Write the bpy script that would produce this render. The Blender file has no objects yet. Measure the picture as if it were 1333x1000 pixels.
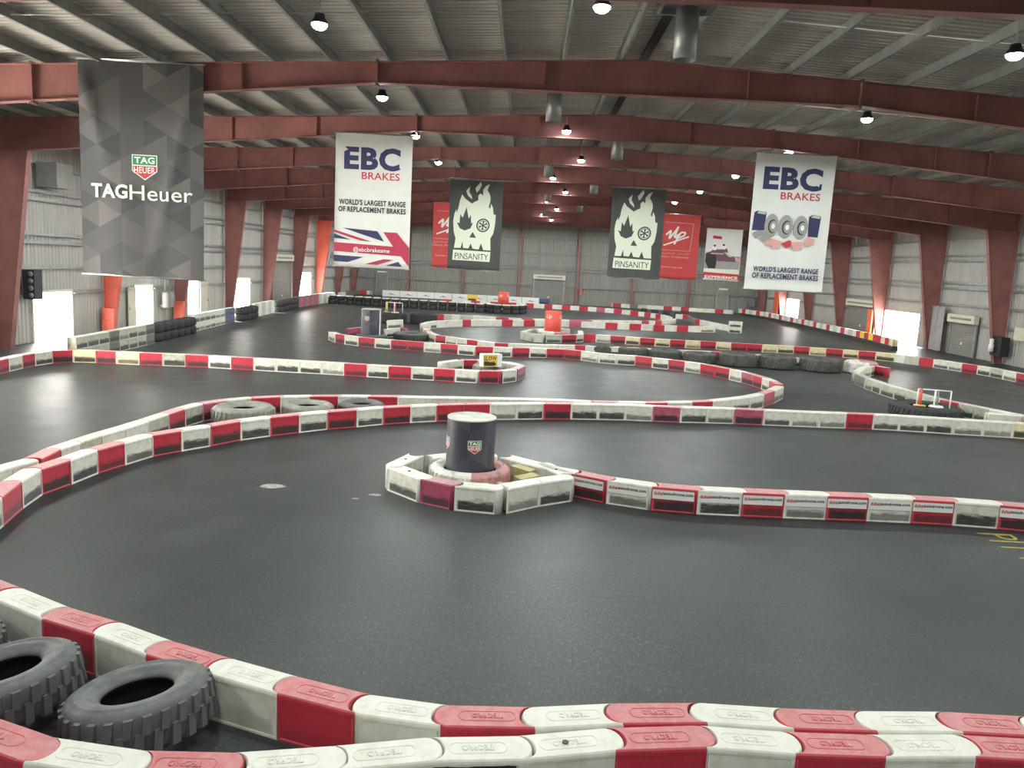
import bpy, bmesh, math, random
from mathutils import Vector, Matrix

# barrier rows on the floor: centre line nodes (x, y in metres) and the colour of each block between them
CHAINS = {
 'front': ([(-4.78, 5.93), (-3.65, 5.53), (-2.84, 5.43), (-2.11, 5.47), (-1.35, 5.63), (-0.60, 5.82), (0.14, 5.91), (0.91, 6.10), (1.72, 6.22), (2.46, 6.20), (3.22, 6.23), (4.03, 6.31), (4.77, 6.31), (5.53, 6.32)],
   ['r', 'w', 'r', 'w', 'w', 'x', 'h', 'r', 'w', 'r', 'w', 'r', 'w']),
 'second': ([(-6.58, 8.66), (-5.66, 8.20), (-4.86, 7.79), (-4.16, 7.52), (-3.46, 7.19), (-2.74, 6.91), (-2.01, 6.65), (-1.25, 6.41), (-0.51, 6.31), (0.27, 6.36), (1.03, 6.50), (1.81, 6.59), (2.59, 6.58), (3.34, 6.61), (4.13, 6.68), (4.89, 6.68), (5.63, 6.66)],
   ['r', 'w', 'r', 'w', 'r', 'w', 'r', 'w', 'r', 'w', 'r', 'w', 'r', 'w', 'r', 'w']),
 'long': ([(-7.89, 10.67), (-8.09, 11.39), (-8.33, 12.24), (-8.48, 13.02), (-8.36, 13.72), (-8.29, 14.51), (-8.11, 15.20), (-7.90, 15.99), (-7.52, 16.57), (-7.12, 17.14), (-6.69, 17.86), (-6.16, 18.45), (-5.61, 18.99), (-5.03, 19.54), (-4.38, 20.00), (-3.77, 20.51), (-3.08, 20.93), (-2.40, 21.31), (-1.67, 21.65), (-0.93, 21.94), (-0.17, 22.20), (0.63, 22.47), (1.45, 22.67), (2.26, 22.83), (3.10, 22.98), (3.94, 23.03), (4.75, 23.08), (5.59, 23.22), (6.44, 23.32), (7.34, 23.37), (8.19, 23.42), (9.04, 23.47), (9.91, 23.56), (10.75, 23.62), (11.56, 23.63), (12.35, 23.59), (13.15, 23.52), (14.02, 23.48), (14.90, 23.45), (15.72, 23.32)],
   ['w', 'r', 'w', 'r', 'w', 'r', 'w', 'r', 'w', 'r', 'w', 'r', 'w', 'r', 'w', 'r', 'w', 'r', 'r', 'w', 'w', 'r', 'w', 'w', 'w', 'p', 'w', 'w', 'p', 'w', 'w', 'w', 'r', 'w', 'w', 'w', 'w', 'w', 'y']),
 'loop_near': ([(-9.10, 12.41), (-9.02, 13.14), (-8.88, 13.64), (-8.98, 14.44), (-8.93, 15.04), (-8.87, 15.74), (-8.74, 16.48), (-8.64, 17.26), (-8.57, 18.13), (-8.50, 18.85), (-8.36, 19.65), (-7.96, 20.31), (-7.46, 20.85), (-6.77, 21.31), (-6.02, 21.65), (-5.27, 21.91), (-4.45, 22.15), (-3.61, 22.33), (-2.77, 22.47), (-1.87, 22.66), (-1.06, 22.84), (-0.21, 23.00), (0.60, 23.11), (1.35, 23.21), (2.07, 23.24), (2.83, 23.37), (3.73, 23.56), (4.46, 23.81), (5.28, 24.16), (6.00, 24.54), (6.78, 25.16), (7.53, 25.80), (8.22, 26.59), (8.89, 27.57), (9.61, 28.80)],
   ['w', 'w', 'r', 'w', 'g', 'w', 'w', 'g', 'r', 'g', 'p', 'g', 'r', 'w', 'r', 'w', 'r', 'w', 'w', 'w', 'w', 'w', 'w', 'w', 'p', 'w', 'r', 'w', 'r', 'w', 'w', 'w', 'r', 'w']),
 'loop_far': ([(-10.24, 41.04), (-9.63, 39.92), (-9.06, 39.49), (-8.25, 38.90), (-7.38, 38.58), (-6.53, 38.32), (-5.71, 38.17), (-4.86, 38.00), (-4.01, 37.84), (-3.15, 37.61), (-2.34, 37.42), (-1.49, 37.50), (-0.59, 37.60), (0.25, 37.88), (1.12, 38.09), (2.01, 38.15), (2.90, 37.83), (3.65, 37.17), (4.45, 36.93), (5.37, 36.85), (6.12, 36.38), (6.83, 35.99), (7.51, 35.53), (8.13, 34.96), (8.61, 34.21), (9.07, 33.42), (9.40, 32.64), (9.64, 31.73), (9.79, 31.04), (9.85, 30.25), (9.78, 29.41)],
   ['w', 'r', 'w', 'r', 'w', 'r', 'r', 'w', 'r', 'w', 'r', 'w', 'r', 'w', 'r', 'r', 'w', 'w', 'w', 'r', 'w', 'r', 'w', 'r', 'r', 'w', 'p', 'r', 'w', 'r']),
 'island': ([(-2.09, 15.57), (-2.41, 14.59), (-1.69, 13.89), (-1.09, 13.58), (-0.30, 13.48), (0.32, 14.03), (1.02, 14.51), (0.56, 15.32)],
   ['h', 'h', 'P', 'w', 'w', 'w', 'h']),
 'island_back': ([(-1.83, 15.38), (-1.30, 15.75), (-0.54, 15.83)],
   ['w', 'w']),
 'tail': ([(-0.26, 15.84), (0.30, 15.39), (0.80, 15.01), (1.14, 14.85), (1.77, 14.49), (2.54, 14.23), (3.36, 14.14), (4.19, 14.16), (4.98, 14.19), (5.78, 14.23), (6.57, 14.28), (7.41, 14.31), (8.20, 14.31), (9.01, 14.25), (9.74, 14.14), (10.42, 14.04)],
   ['w', 'w', 'w', 'r', 'w', 'r', 'w', 'r', 'w', 'r', 'w', 'r', 'w', 'r', 'w']),
 'outer': ([(-17.06, 23.49), (-17.29, 24.46), (-17.50, 25.65), (-17.56, 26.48), (-17.56, 27.18), (-17.42, 28.06), (-16.88, 28.64), (-16.05, 28.81), (-15.29, 28.85), (-14.42, 28.87), (-13.59, 28.95), (-12.74, 29.03), (-11.88, 29.08), (-10.99, 29.03), (-10.14, 29.02), (-9.29, 28.98), (-8.40, 28.96), (-7.56, 28.96), (-6.67, 28.91), (-5.81, 28.85), (-4.99, 28.81), (-4.15, 28.82), (-3.29, 28.84), (-2.50, 28.78), (-1.67, 28.75), (-0.88, 28.98), (-0.34, 29.65), (-0.05, 30.85)],
   ['w', 'r', 'w', 'r', 'w', 'r', 'y', 'r', 'y', 'r', 'g', 'r', 'w', 'r', 'w', 'w', 'w', 'w', 'r', 'w', 'r', 'w', 'r', 'w', 'r', 'w', 'p']),
 'outer_back': ([(-0.06, 30.95), (-0.51, 31.67), (-1.09, 31.91), (-1.87, 32.02), (-2.54, 31.84), (-3.22, 30.72)],
   ['w', 'w', 'w', 'r', 'w']),
 'hairpin_near': ([(-6.07, 46.90), (-5.23, 43.34), (-4.71, 42.14), (-4.11, 41.69), (-3.47, 41.06), (-2.88, 40.61), (-2.30, 40.17), (-1.50, 39.62), (-0.82, 39.59), (0.05, 39.74), (0.91, 39.95), (1.79, 40.21), (2.61, 40.47), (3.20, 40.57), (4.10, 40.67), (5.30, 40.69), (6.12, 40.71), (7.00, 40.69), (7.84, 40.73), (8.77, 40.81), (9.82, 40.93), (10.67, 40.89), (11.51, 40.80), (12.39, 40.59), (13.13, 40.35), (13.81, 40.00), (14.68, 39.73)],
   ['r', 'w', 'r', 'w', 'w', 'r', 'w', 'r', 'w', 'w', 'w', 'w', 'r', 'w', 'w', 'r', 'w', 'r', 'w', 'w', 'r', 'r', 'w', 'w', 'w', 'w']),
 'hairpin_far': ([(-6.51, 49.35), (-6.35, 51.07), (-6.05, 52.12), (-5.62, 52.82), (-5.08, 53.61), (-4.48, 54.37), (-3.92, 55.04), (-3.28, 55.60), (-2.57, 56.06), (-1.77, 56.58), (-0.98, 57.10), (-0.17, 57.63), (0.67, 58.09), (1.52, 58.55), (2.41, 58.97), (3.34, 59.31), (4.29, 59.41), (5.15, 59.45), (6.12, 59.41), (7.03, 59.51), (7.98, 59.70), (8.91, 59.78), (9.82, 59.78), (10.66, 59.90), (11.68, 60.22), (12.62, 60.55), (13.64, 60.92), (14.83, 61.41)],
   ['w', 'w', 'w', 'w', 'w', 'r', 'w', 'w', 'w', 'r', 'w', 'r', 'w', 'w', 'w', 'p', 'w', 'w', 'r', 'w', 'r', 'w', 'r', 'w', 'r', 'w', 'w']),
 'ring_red': ([(0.53, 49.70), (-0.09, 47.23), (0.58, 46.00), (1.18, 45.76), (2.13, 46.16), (3.02, 46.89), (3.49, 47.65), (3.61, 50.20)],
   ['g', 'g', 'g', 'g', 'r', 'w', 'w']),
 'ring_red_back': ([(0.84, 49.57), (1.80, 51.12), (2.86, 51.44)],
   ['w', 'w']),
 'middle': ([(3.75, 48.14), (4.44, 47.96), (5.33, 47.78), (6.22, 47.56), (7.06, 47.32), (7.94, 47.22), (8.84, 47.12), (9.72, 47.08), (10.66, 47.15), (11.62, 47.13), (12.49, 47.02), (13.41, 46.99), (14.34, 46.97), (15.25, 46.98), (16.24, 46.88), (17.11, 46.69), (18.03, 46.49), (18.95, 46.28), (19.79, 46.05), (20.68, 45.75), (21.58, 45.14), (21.86, 44.45), (22.33, 43.78), (22.80, 43.12), (23.18, 42.26), (23.50, 41.52), (23.89, 40.76), (24.12, 39.98), (24.22, 39.02), (24.29, 38.05), (24.34, 37.00), (24.42, 36.01)],
   ['r', 'w', 'r', 'y', 'r', 'y', 'r', 'y', 'r', 'y', 'r', 'r', 'y', 'y', 'r', 'y', 'r', 'y', 'r', 'y', 'w', 'g', 'r', 'w', 'w', 'r', 'w', 'g', 'w', 'r', 'w']),
 'right_bend': ([(14.79, 34.11), (14.64, 32.75), (14.62, 31.23), (14.68, 30.19), (14.76, 29.38), (14.90, 28.50), (15.03, 27.56), (15.34, 26.90), (15.57, 26.37), (15.79, 25.86), (16.01, 25.31), (16.28, 24.80), (16.55, 24.31)],
   ['d', 'g', 'g', 'g', 'g', 'g', 'r', 'g', 'g', 'w', 'w', 'w']),
 'right_bend_back': ([(15.02, 34.91), (16.11, 36.83), (17.18, 38.11), (17.52, 37.37)],
   ['w', 'w', 'r']),
 'far_red': ([(-8.92, 84.23), (-7.93, 83.54), (-6.94, 83.45), (-5.88, 83.39), (-4.90, 83.42), (-3.90, 83.45), (-3.03, 83.39), (-1.91, 83.76), (-1.07, 83.96), (-0.07, 84.16), (0.86, 84.28), (2.02, 84.28), (2.88, 84.16), (3.91, 84.06), (4.82, 83.99), (5.78, 83.80), (6.72, 83.43), (7.59, 83.02), (8.48, 82.61), (9.34, 81.73), (10.10, 80.97), (10.85, 79.93), (11.51, 78.74), (12.02, 78.00), (12.51, 77.10), (12.87, 76.26), (13.21, 75.29), (13.36, 73.62), (13.27, 71.08)],
   ['r', 'w', 'w', 'r', 'w', 'r', 'w', 'r', 'w', 'r', 'w', 'r', 'w', 'r', 'w', 'r', 'w', 'p', 'w', 'r', 'w', 'r', 'w', 'r', 'w', 'r', 'w', 'w']),
 'far_red_return': ([(13.31, 69.58), (12.42, 67.47), (11.42, 65.94), (10.75, 65.05), (10.15, 64.59), (9.50, 64.11), (8.67, 63.58), (7.78, 63.00), (6.98, 62.58), (6.13, 62.13), (5.23, 61.63), (4.35, 61.13), (3.40, 60.59), (2.54, 60.29), (1.63, 59.95), (0.61, 59.61), (-0.28, 59.37), (-1.24, 59.16), (-2.16, 59.10), (-2.94, 59.30), (-3.94, 59.41), (-4.95, 59.52), (-5.63, 59.50), (-6.23, 59.36), (-6.76, 59.09)],
   ['w', 'w', 'r', 'w', 'r', 'w', 'w', 'w', 'w', 'w', 'p', 'p', 'w', 'w', 'w', 'r', 'w', 'r', 'w', 'w', 'g', 'w', 'g', 'r']),
 'back_right': ([(2.22, 96.13), (3.40, 96.64), (4.49, 96.56), (5.57, 96.54), (6.47, 96.50), (7.56, 96.48), (8.65, 96.46), (9.71, 96.37), (10.74, 96.05), (11.68, 95.69), (12.71, 95.44), (13.66, 95.31), (14.72, 95.28), (15.74, 95.20), (16.77, 95.12), (17.76, 94.81), (18.76, 94.57), (19.71, 94.43), (20.67, 94.14), (21.71, 93.95), (22.72, 93.87), (23.67, 93.57), (24.60, 93.28)],
   ['g', 'd', 'w', 'r', 'g', 'w', 'g', 'g', 'r', 'w', 'd', 'g', 'w', 'w', 'r', 'w', 'r', 'w', 'y', 'w', 'r', 'w']),
 'back_left': ([(-20.72, 86.30), (-20.83, 89.00), (-20.97, 92.74), (-20.49, 95.05), (-19.75, 95.96), (-18.83, 96.19), (-17.67, 96.57)],
   ['w', 'd', 'd', 'r', 'w', 'r']),
 'wedge': ([(15.69, 74.93), (15.50, 70.40), (15.73, 69.58), (15.91, 67.66), (16.21, 65.86), (16.54, 64.36), (16.91, 63.38)],
   ['d', 'r', 'w', 'w', 'w', 'w']),
 'wedge_tip': ([(14.95, 77.64), (15.69, 77.58), (16.17, 77.02)],
   ['w', 'r']),
}
LAMP_W = 950
# ---------------------------------------------------------------- helpers
R_ = math.radians
scene = bpy.context.scene
COL = scene.collection
rnd = random.Random(7)

def lin(h):
    h = h.lstrip('#'); v = [int(h[i:i+2], 16) / 255 for i in (0, 2, 4)]
    return tuple((c / 12.92 if c <= .04045 else ((c + .055) / 1.055) ** 2.4) for c in v) + (1,)

def mat(name, color, rough=.6, metal=0, spec=.5, build=None, emit=None, strength=0):
    m = bpy.data.materials.new(name); m.use_nodes = True
    nt = m.node_tree; b = nt.nodes['Principled BSDF']
    c = lin(color) if isinstance(color, str) else tuple(color) + (1,)
    b.inputs['Base Color'].default_value = c
    b.inputs['Roughness'].default_value = rough
    b.inputs['Metallic'].default_value = metal
    b.inputs['Specular IOR Level'].default_value = spec
    if emit:
        b.inputs['Emission Color'].default_value = lin(emit); b.inputs['Emission Strength'].default_value = strength
    m.diffuse_color = c
    if build: build(nt, b, c)
    return m

def N(nt, t, **kw):
    n = nt.nodes.new(t)
    for k, v in kw.items():
        if k.startswith('i_'):
            key = k[2:]; key = int(key) if key.isdigit() else key.replace('_', ' ')
            n.inputs[key].default_value = v
        else: setattr(n, k, v)
    return n

def mathn(nt, op, a, b=None, c=None, clamp=False):
    n = nt.nodes.new('ShaderNodeMath'); n.operation = op; n.use_clamp = clamp
    for i, v in enumerate((a, b, c)):
        if v is None: continue
        if isinstance(v, (int, float)): n.inputs[i].default_value = v
        else: nt.links.new(v, n.inputs[i])
    return n.outputs[0]

def mixc(nt, fac, a, b):
    n = nt.nodes.new('ShaderNodeMix'); n.data_type = 'RGBA'
    for sock, v in ((n.inputs[0], fac), (n.inputs[6], a), (n.inputs[7], b)):
        if isinstance(v, (int, float)): sock.default_value = v
        elif isinstance(v, tuple): sock.default_value = v
        else: nt.links.new(v, sock)
    return n.outputs[2]

def noise(nt, vec, scale, detail=3, rough=.55, dims='3D'):
    n = nt.nodes.new('ShaderNodeTexNoise'); n.noise_dimensions = dims
    n.inputs['Scale'].default_value = scale; n.inputs['Detail'].default_value = detail; n.inputs['Roughness'].default_value = rough
    if vec is not None: nt.links.new(vec, n.inputs['Vector'])
    return n.outputs['Fac']

def ramp(nt, v, lo, hi, a=0.0, b=1.0):
    n = nt.nodes.new('ShaderNodeMapRange'); n.clamp = True
    n.inputs['From Min'].default_value = lo; n.inputs['From Max'].default_value = hi
    n.inputs['To Min'].default_value = a; n.inputs['To Max'].default_value = b
    nt.links.new(v, n.inputs['Value']); return n.outputs[0]

def mapping(nt, vec, scale=(1, 1, 1)):
    n = nt.nodes.new('ShaderNodeMapping'); n.inputs['Scale'].default_value = scale
    nt.links.new(vec, n.inputs['Vector']); return n.outputs[0]

def noisy(amount=.25, scale=6, stretch=(1, 1, 1), bump=0, bscale=60):
    def f(nt, b, c):
        tc = nt.nodes.new('ShaderNodeTexCoord')
        v = mapping(nt, tc.outputs['Object'], stretch)
        f1 = noise(nt, v, scale, 5, .6)
        d = tuple(x * (1 - amount) for x in c[:3]) + (1,); e = tuple(min(1, x * (1 + amount)) for x in c[:3]) + (1,)
        nt.links.new(mixc(nt, ramp(nt, f1, .3, .7), d, e), b.inputs['Base Color'])
        if bump:
            bp = nt.nodes.new('ShaderNodeBump'); bp.inputs['Strength'].default_value = bump; bp.inputs['Distance'].default_value = .02
            nt.links.new(noise(nt, v, bscale, 4, .6), bp.inputs['Height']); nt.links.new(bp.outputs[0], b.inputs['Normal'])
    return f

def block_build(scuff, grime):
    """moulded plastic: worn skin, tyre scuffs in a ragged band on the lower half of each long face"""
    def f(nt, b, c):
        tc = nt.nodes.new('ShaderNodeTexCoord'); oi = nt.nodes.new('ShaderNodeObjectInfo')
        sx = nt.nodes.new('ShaderNodeSeparateXYZ'); nt.links.new(tc.outputs['Generated'], sx.inputs[0])
        off = nt.nodes.new('ShaderNodeVectorMath'); off.operation = 'SCALE'; off.inputs[3].default_value = 37.0
        cx = nt.nodes.new('ShaderNodeCombineXYZ')
        for i in range(3): nt.links.new(oi.outputs['Random'], cx.inputs[i])
        nt.links.new(cx.outputs[0], off.inputs[0])
        ad = nt.nodes.new('ShaderNodeVectorMath'); ad.operation = 'ADD'
        nt.links.new(tc.outputs['Object'], ad.inputs[0]); nt.links.new(off.outputs[0], ad.inputs[1])
        v = ad.outputs[0]
        streak = noise(nt, mapping(nt, v, (1.6, 1.6, 9)), 2.2, 4, .65)
        blotch = noise(nt, v, 5, 5, .65)
        # worn overall tone
        dark = tuple(x * (1 - grime) * t for x, t in zip(c[:3], (1.0, .97, .88))) + (1,)
        col = mixc(nt, ramp(nt, blotch, .42, .68), c, dark)
        # upward faces mixed paler, uneven by noise
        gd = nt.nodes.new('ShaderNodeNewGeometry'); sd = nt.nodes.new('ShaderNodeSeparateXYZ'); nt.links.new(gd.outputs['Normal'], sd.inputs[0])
        pale_mix = mathn(nt, 'MULTIPLY', ramp(nt, sd.outputs[2], .6, .95), ramp(nt, noise(nt, v, 9, 5, .6), .3, .7, .14, .34))
        col = mixc(nt, pale_mix, col, (.62, .60, .545, 1))
        # scuff band
        top = mathn(nt, 'ADD', mathn(nt, 'MULTIPLY', streak, .44), mathn(nt, 'MULTIPLY_ADD', oi.outputs['Random'], .14, .16))
        band = ramp(nt, mathn(nt, 'SUBTRACT', top, sx.outputs[2]), -.06, .10)
        inx = mathn(nt, 'MULTIPLY', ramp(nt, sx.outputs[0], .05, .09), ramp(nt, sx.outputs[0], .86, .82))
        foot = ramp(nt, sx.outputs[2], .045, .085)
        geo = nt.nodes.new('ShaderNodeNewGeometry'); vt = nt.nodes.new('ShaderNodeVectorTransform')
        vt.vector_type = 'NORMAL'; vt.convert_from = 'WORLD'; vt.convert_to = 'OBJECT'
        nt.links.new(geo.outputs['Normal'], vt.inputs[0]); s2 = nt.nodes.new('ShaderNodeSeparateXYZ'); nt.links.new(vt.outputs[0], s2.inputs[0])
        side = ramp(nt, mathn(nt, 'ABSOLUTE', s2.outputs[1]), .5, .8)
        amt = ramp(nt, oi.outputs['Random'], .0, .35, .68, 1.0)
        tex = ramp(nt, noise(nt, mapping(nt, v, (1, 1, 14)), 3, 5, .7), .2, .5, .7, 1)
        m = band
        b.inputs['Sheen Weight'].default_value = .3; b.inputs['Sheen Roughness'].default_value = .4
        for q in (inx, foot, side, amt, tex): m = mathn(nt, 'MULTIPLY', m, q)
        m = mathn(nt, 'MULTIPLY', m, scuff, clamp=True)
        nt.links.new(mixc(nt, mathn(nt, 'MULTIPLY', m, .97), col, (.022, .022, .021, 1)), b.inputs['Base Color'])
        bp = nt.nodes.new('ShaderNodeBump'); bp.inputs['Strength'].default_value = .12; bp.inputs['Distance'].default_value = .01
        nt.links.new(noise(nt, v, 40, 3), bp.inputs['Height']); nt.links.new(bp.outputs[0], b.inputs['Normal'])
    return f

# ---------------------------------------------------------------- mesh helpers
def bm_box(bm, x0, y0, z0, x1, y1, z1, mi=0):
    v = [bm.verts.new(p) for p in ((x0, y0, z0), (x1, y0, z0), (x1, y1, z0), (x0, y1, z0), (x0, y0, z1), (x1, y0, z1), (x1, y1, z1), (x0, y1, z1))]
    for f in ((3, 2, 1, 0), (4, 5, 6, 7), (0, 1, 5, 4), (1, 2, 6, 5), (2, 3, 7, 6), (3, 0, 4, 7)):
        bm.faces.new([v[i] for i in f]).material_index = mi

def bm_prism(bm, pts, axis, a, b, mi=0):
    """extrude a 2-D outline between a and b along axis ('x','y' or 'z')"""
    def P(p, t):
        return {'x': (t, p[0], p[1]), 'y': (p[0], t, p[1]), 'z': (p[0], p[1], t)}[axis]
    A = [bm.verts.new(P(p, a)) for p in pts]; B = [bm.verts.new(P(p, b)) for p in pts]
    n = len(pts); fs = [bm.faces.new(A), bm.faces.new(B[::-1])]
    for i in range(n): fs.append(bm.faces.new((A[i], B[i], B[(i + 1) % n], A[(i + 1) % n])))
    for f in fs: f.material_index = mi

def bm_tube(bm, p, q, r, seg=10, cap=True):
    p, q = Vector(p), Vector(q); d = (q - p).normalized()
    a = d.orthogonal().normalized(); c = d.cross(a)
    rings = []
    for o in (p, q):
        rings.append([bm.verts.new(o + a * math.cos(2 * math.pi * i / seg) * r + c * math.sin(2 * math.pi * i / seg) * r) for i in range(seg)])
    for i in range(seg):
        f = bm.faces.new((rings[0][i], rings[0][(i + 1) % seg], rings[1][(i + 1) % seg], rings[1][i])); f.smooth = True
    if cap: bm.faces.new(rings[0][::-1]); bm.faces.new(rings[1])

def bm_lathe(bm, prof, seg=48, closed=True, smooth=True):
    rings = [[bm.verts.new((r * math.cos(2 * math.pi * i / seg), r * math.sin(2 * math.pi * i / seg), z)) for i in range(seg)] for r, z in prof]
    n = len(rings)
    for k in range(n if closed else n - 1):
        a, b = rings[k], rings[(k + 1) % n]
        for i in range(seg):
            f = bm.faces.new((a[i], a[(i + 1) % seg], b[(i + 1) % seg], b[i])); f.smooth = smooth
    return rings

def finish(bm, name, m, recalc=True):
    if recalc: bmesh.ops.recalc_face_normals(bm, faces=bm.faces)
    me = bpy.data.meshes.new(name); bm.to_mesh(me); bm.free()
    for x in (m if isinstance(m, (list, tuple)) else [m]): me.materials.append(x)
    return me

def link(name, data, parent=None, loc=(0, 0, 0), rot=(0, 0, 0), scale=(1, 1, 1)):
    o = bpy.data.objects.new(name, data); COL.objects.link(o)
    o.location = loc; o.rotation_euler = rot; o.scale = scale
    if parent is not None: o.parent = parent
    return o

def obj(name, bm, m, parent=None, **kw):
    return link(name, finish(bm, name, m), parent, **kw)

def tag(o, label, cat, group=None, kind=None):
    o['label'] = label; o['category'] = cat
    if group: o['group'] = group
    if kind: o['kind'] = kind
    return o

def empty(name, label, cat, loc=(0, 0, 0), rot=(0, 0, 0), group=None):
    o = link(name, None, None, loc, rot); o.empty_display_size = .3
    return tag(o, label, cat, group)

def struct(o):
    o['kind'] = 'structure'; return o

def copy_tree(o, loc=None, rot=None, label=None):
    c = o.copy(); COL.objects.link(c)
    if loc is not None: c.location = loc
    if rot is not None: c.rotation_euler = rot
    if label: c['label'] = label
    for ch in list(o.children):
        d = ch.copy(); COL.objects.link(d); d.parent = c
        for g in list(ch.children):
            e = g.copy(); COL.objects.link(e); e.parent = d
    return c

ORD = ['first', 'second', 'third', 'fourth', 'fifth', 'sixth', 'seventh', 'eighth', 'ninth', 'tenth', 'eleventh', 'twelfth', 'thirteenth', 'fourteenth',
       'fifteenth', 'sixteenth', 'seventeenth', 'eighteenth', 'nineteenth', 'twentieth', 'twenty-first', 'twenty-second', 'twenty-third', 'twenty-fourth', 'twenty-fifth',
       'twenty-sixth', 'twenty-seventh', 'twenty-eighth', 'twenty-ninth', 'thirtieth', 'thirty-first', 'thirty-second', 'thirty-third', 'thirty-fourth', 'thirty-fifth', 'thirty-sixth']

def text_bm(body, rect, bold=0.0, shear=0.0, flipx=False):
    """lettering fitted into rect (x0,z0,x1,z1) of the local XZ plane, facing -Y"""
    cu = bpy.data.curves.new('lettering', 'FONT'); cu.body = body; cu.size = 1; cu.offset = bold; cu.resolution_u = 3; cu.shear = shear; cu.space_character = 1 + bold * 2
    ob = bpy.data.objects.new('lettering', cu); COL.objects.link(ob)
    dg = bpy.context.evaluated_depsgraph_get(); me = bpy.data.meshes.new_from_object(ob.evaluated_get(dg))
    bpy.data.objects.remove(ob); bpy.data.curves.remove(cu)
    bm = bmesh.new(); bm.from_mesh(me); bpy.data.meshes.remove(me)
    xs = [v.co.x for v in bm.verts]; ys = [v.co.y for v in bm.verts]
    ax, bx, ay, by = min(xs), max(xs), min(ys), max(ys)
    for v in bm.verts:
        u = (v.co.x - ax) / (bx - ax); w = (v.co.y - ay) / (by - ay)
        if flipx: u = 1 - u
        v.co = (rect[0] + u * (rect[2] - rect[0]), 0, rect[1] + w * (rect[3] - rect[1]))
    return bm

def poly_bm(polys, bm=None):
    bm = bm or bmesh.new()
    for i, p in enumerate(polys):
        bm.faces.new([bm.verts.new((x, 0, z)) for x, z in p])
    return bm

def ellipse(cx, cz, rx, rz, n=24, a0=0, a1=2 * math.pi, rot=0):
    out = []
    for i in range(n):
        t = a0 + (a1 - a0) * i / (n if abs(a1 - a0 - 2 * math.pi) < 1e-6 else n - 1)
        x, z = rx * math.cos(t), rz * math.sin(t)
        out.append((cx + x * math.cos(rot) - z * math.sin(rot), cz + x * math.sin(rot) + z * math.cos(rot)))
    return out

# ---------------------------------------------------------------- materials
M = {}
def floor_build(nt, b, c):
    tc = nt.nodes.new('ShaderNodeTexCoord'); v = tc.outputs['Object']
    big = noise(nt, v, .16, 4, .55); mid = noise(nt, v, 1.1, 6, .65); fine = noise(nt, v, 42, 6, .75)
    worn = noise(nt, mapping(nt, v, (1, .5, 1)), 26, 6, .8)
    c1 = mixc(nt, ramp(nt, big, .35, .65), (.050, .055, .053, 1), (.067, .072, .0685, 1))
    c2 = mixc(nt, mathn(nt, 'MULTIPLY', ramp(nt, mid, .45, .75), .55), c1, (.092, .097, .0915, 1))
    c3 = mixc(nt, mathn(nt, 'MULTIPLY', mathn(nt, 'MULTIPLY', ramp(nt, worn, .5, .68), ramp(nt, big, .3, .6)), .75), c2, (.195, .202, .192, 1))
    c4 = mixc(nt, ramp(nt, fine, .35, .7, 0, .7), c3, (.042, .045, .044, 1))
    nt.links.new(c4, b.inputs['Base Color'])
    nt.links.new(ramp(nt, mid, .25, .75, .35, .49), b.inputs['Roughness'])
    bp = nt.nodes.new('ShaderNodeBump'); bp.inputs['Strength'].default_value = .07; bp.inputs['Distance'].default_value = .012
    nt.links.new(fine, bp.inputs['Height']); nt.links.new(bp.outputs[0], b.inputs['Normal'])
M['floor'] = mat('asphalt', (.06, .062, .062), .45, spec=.12, build=floor_build)
M['rubber_line'] = mat('rubbered_asphalt', (.022, .023, .024), .5, build=noisy(.3, 3))
M['scuff_chalk'] = mat('chalky_scuff', (.3, .3, .28), .8, build=noisy(.3, 8))
M['yellow_paint'] = mat('yellow_floor_paint', '#a99b45', .7, build=noisy(.3, 9))
M['white_line'] = mat('white_floor_scrape', (.32, .31, .29), .7, build=noisy(.4, 6))
M['steel_red'] = mat('red_oxide_paint', (.262, .11, .098), .55, spec=.35, build=noisy(.22, .9))
M['bright_and_daylit_red'] = mat('bright_red_paint_and_daylit_steel', (.62, .11, .07), .5, build=noisy(.12, 2))  # bright red paint; on two columns it is daylight painted into the red
M['galv'] = mat('galvanised_steel', (.33, .34, .33), .45, metal=.55, build=noisy(.2, 3))
M['purlin'] = mat('dusty_galvanised_purlin', (.22, .23, .22), .6, metal=.2, build=noisy(.2, 2))
M['roof'] = mat('roof_sheet', (.50, .475, .43), .5, metal=0, build=noisy(.12, .5, (.3, 2, 1)))
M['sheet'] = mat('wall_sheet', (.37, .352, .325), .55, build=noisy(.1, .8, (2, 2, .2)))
M['shutter'] = mat('roller_shutter', (.22, .21, .195), .5, metal=.1, build=noisy(.12, 2))
M['beige'] = mat('beige_board', '#c9c2ae', .6, build=noisy(.08, 3))
M['doorleaf'] = mat('door_leaf', '#b9b2a2', .6, build=noisy(.1, 2))
M['black'] = mat('black_plastic', (.018, .018, .02), .5, build=noisy(.2, 5))
M['grey'] = mat('grey_paint', (.2, .2, .2), .6, build=noisy(.2, 4))
M['concrete'] = mat('outside_concrete', (.72, .70, .66), .9, build=noisy(.1, .5))
M['lens'] = mat('lamp_lens', (.9, .9, .9), .4, emit='#f3fbff', strength=60)
M['rubber'] = mat('tyre_rubber', (.045, .045, .046), .72, spec=.3, build=noisy(.35, 7, bump=.15, bscale=50))
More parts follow.
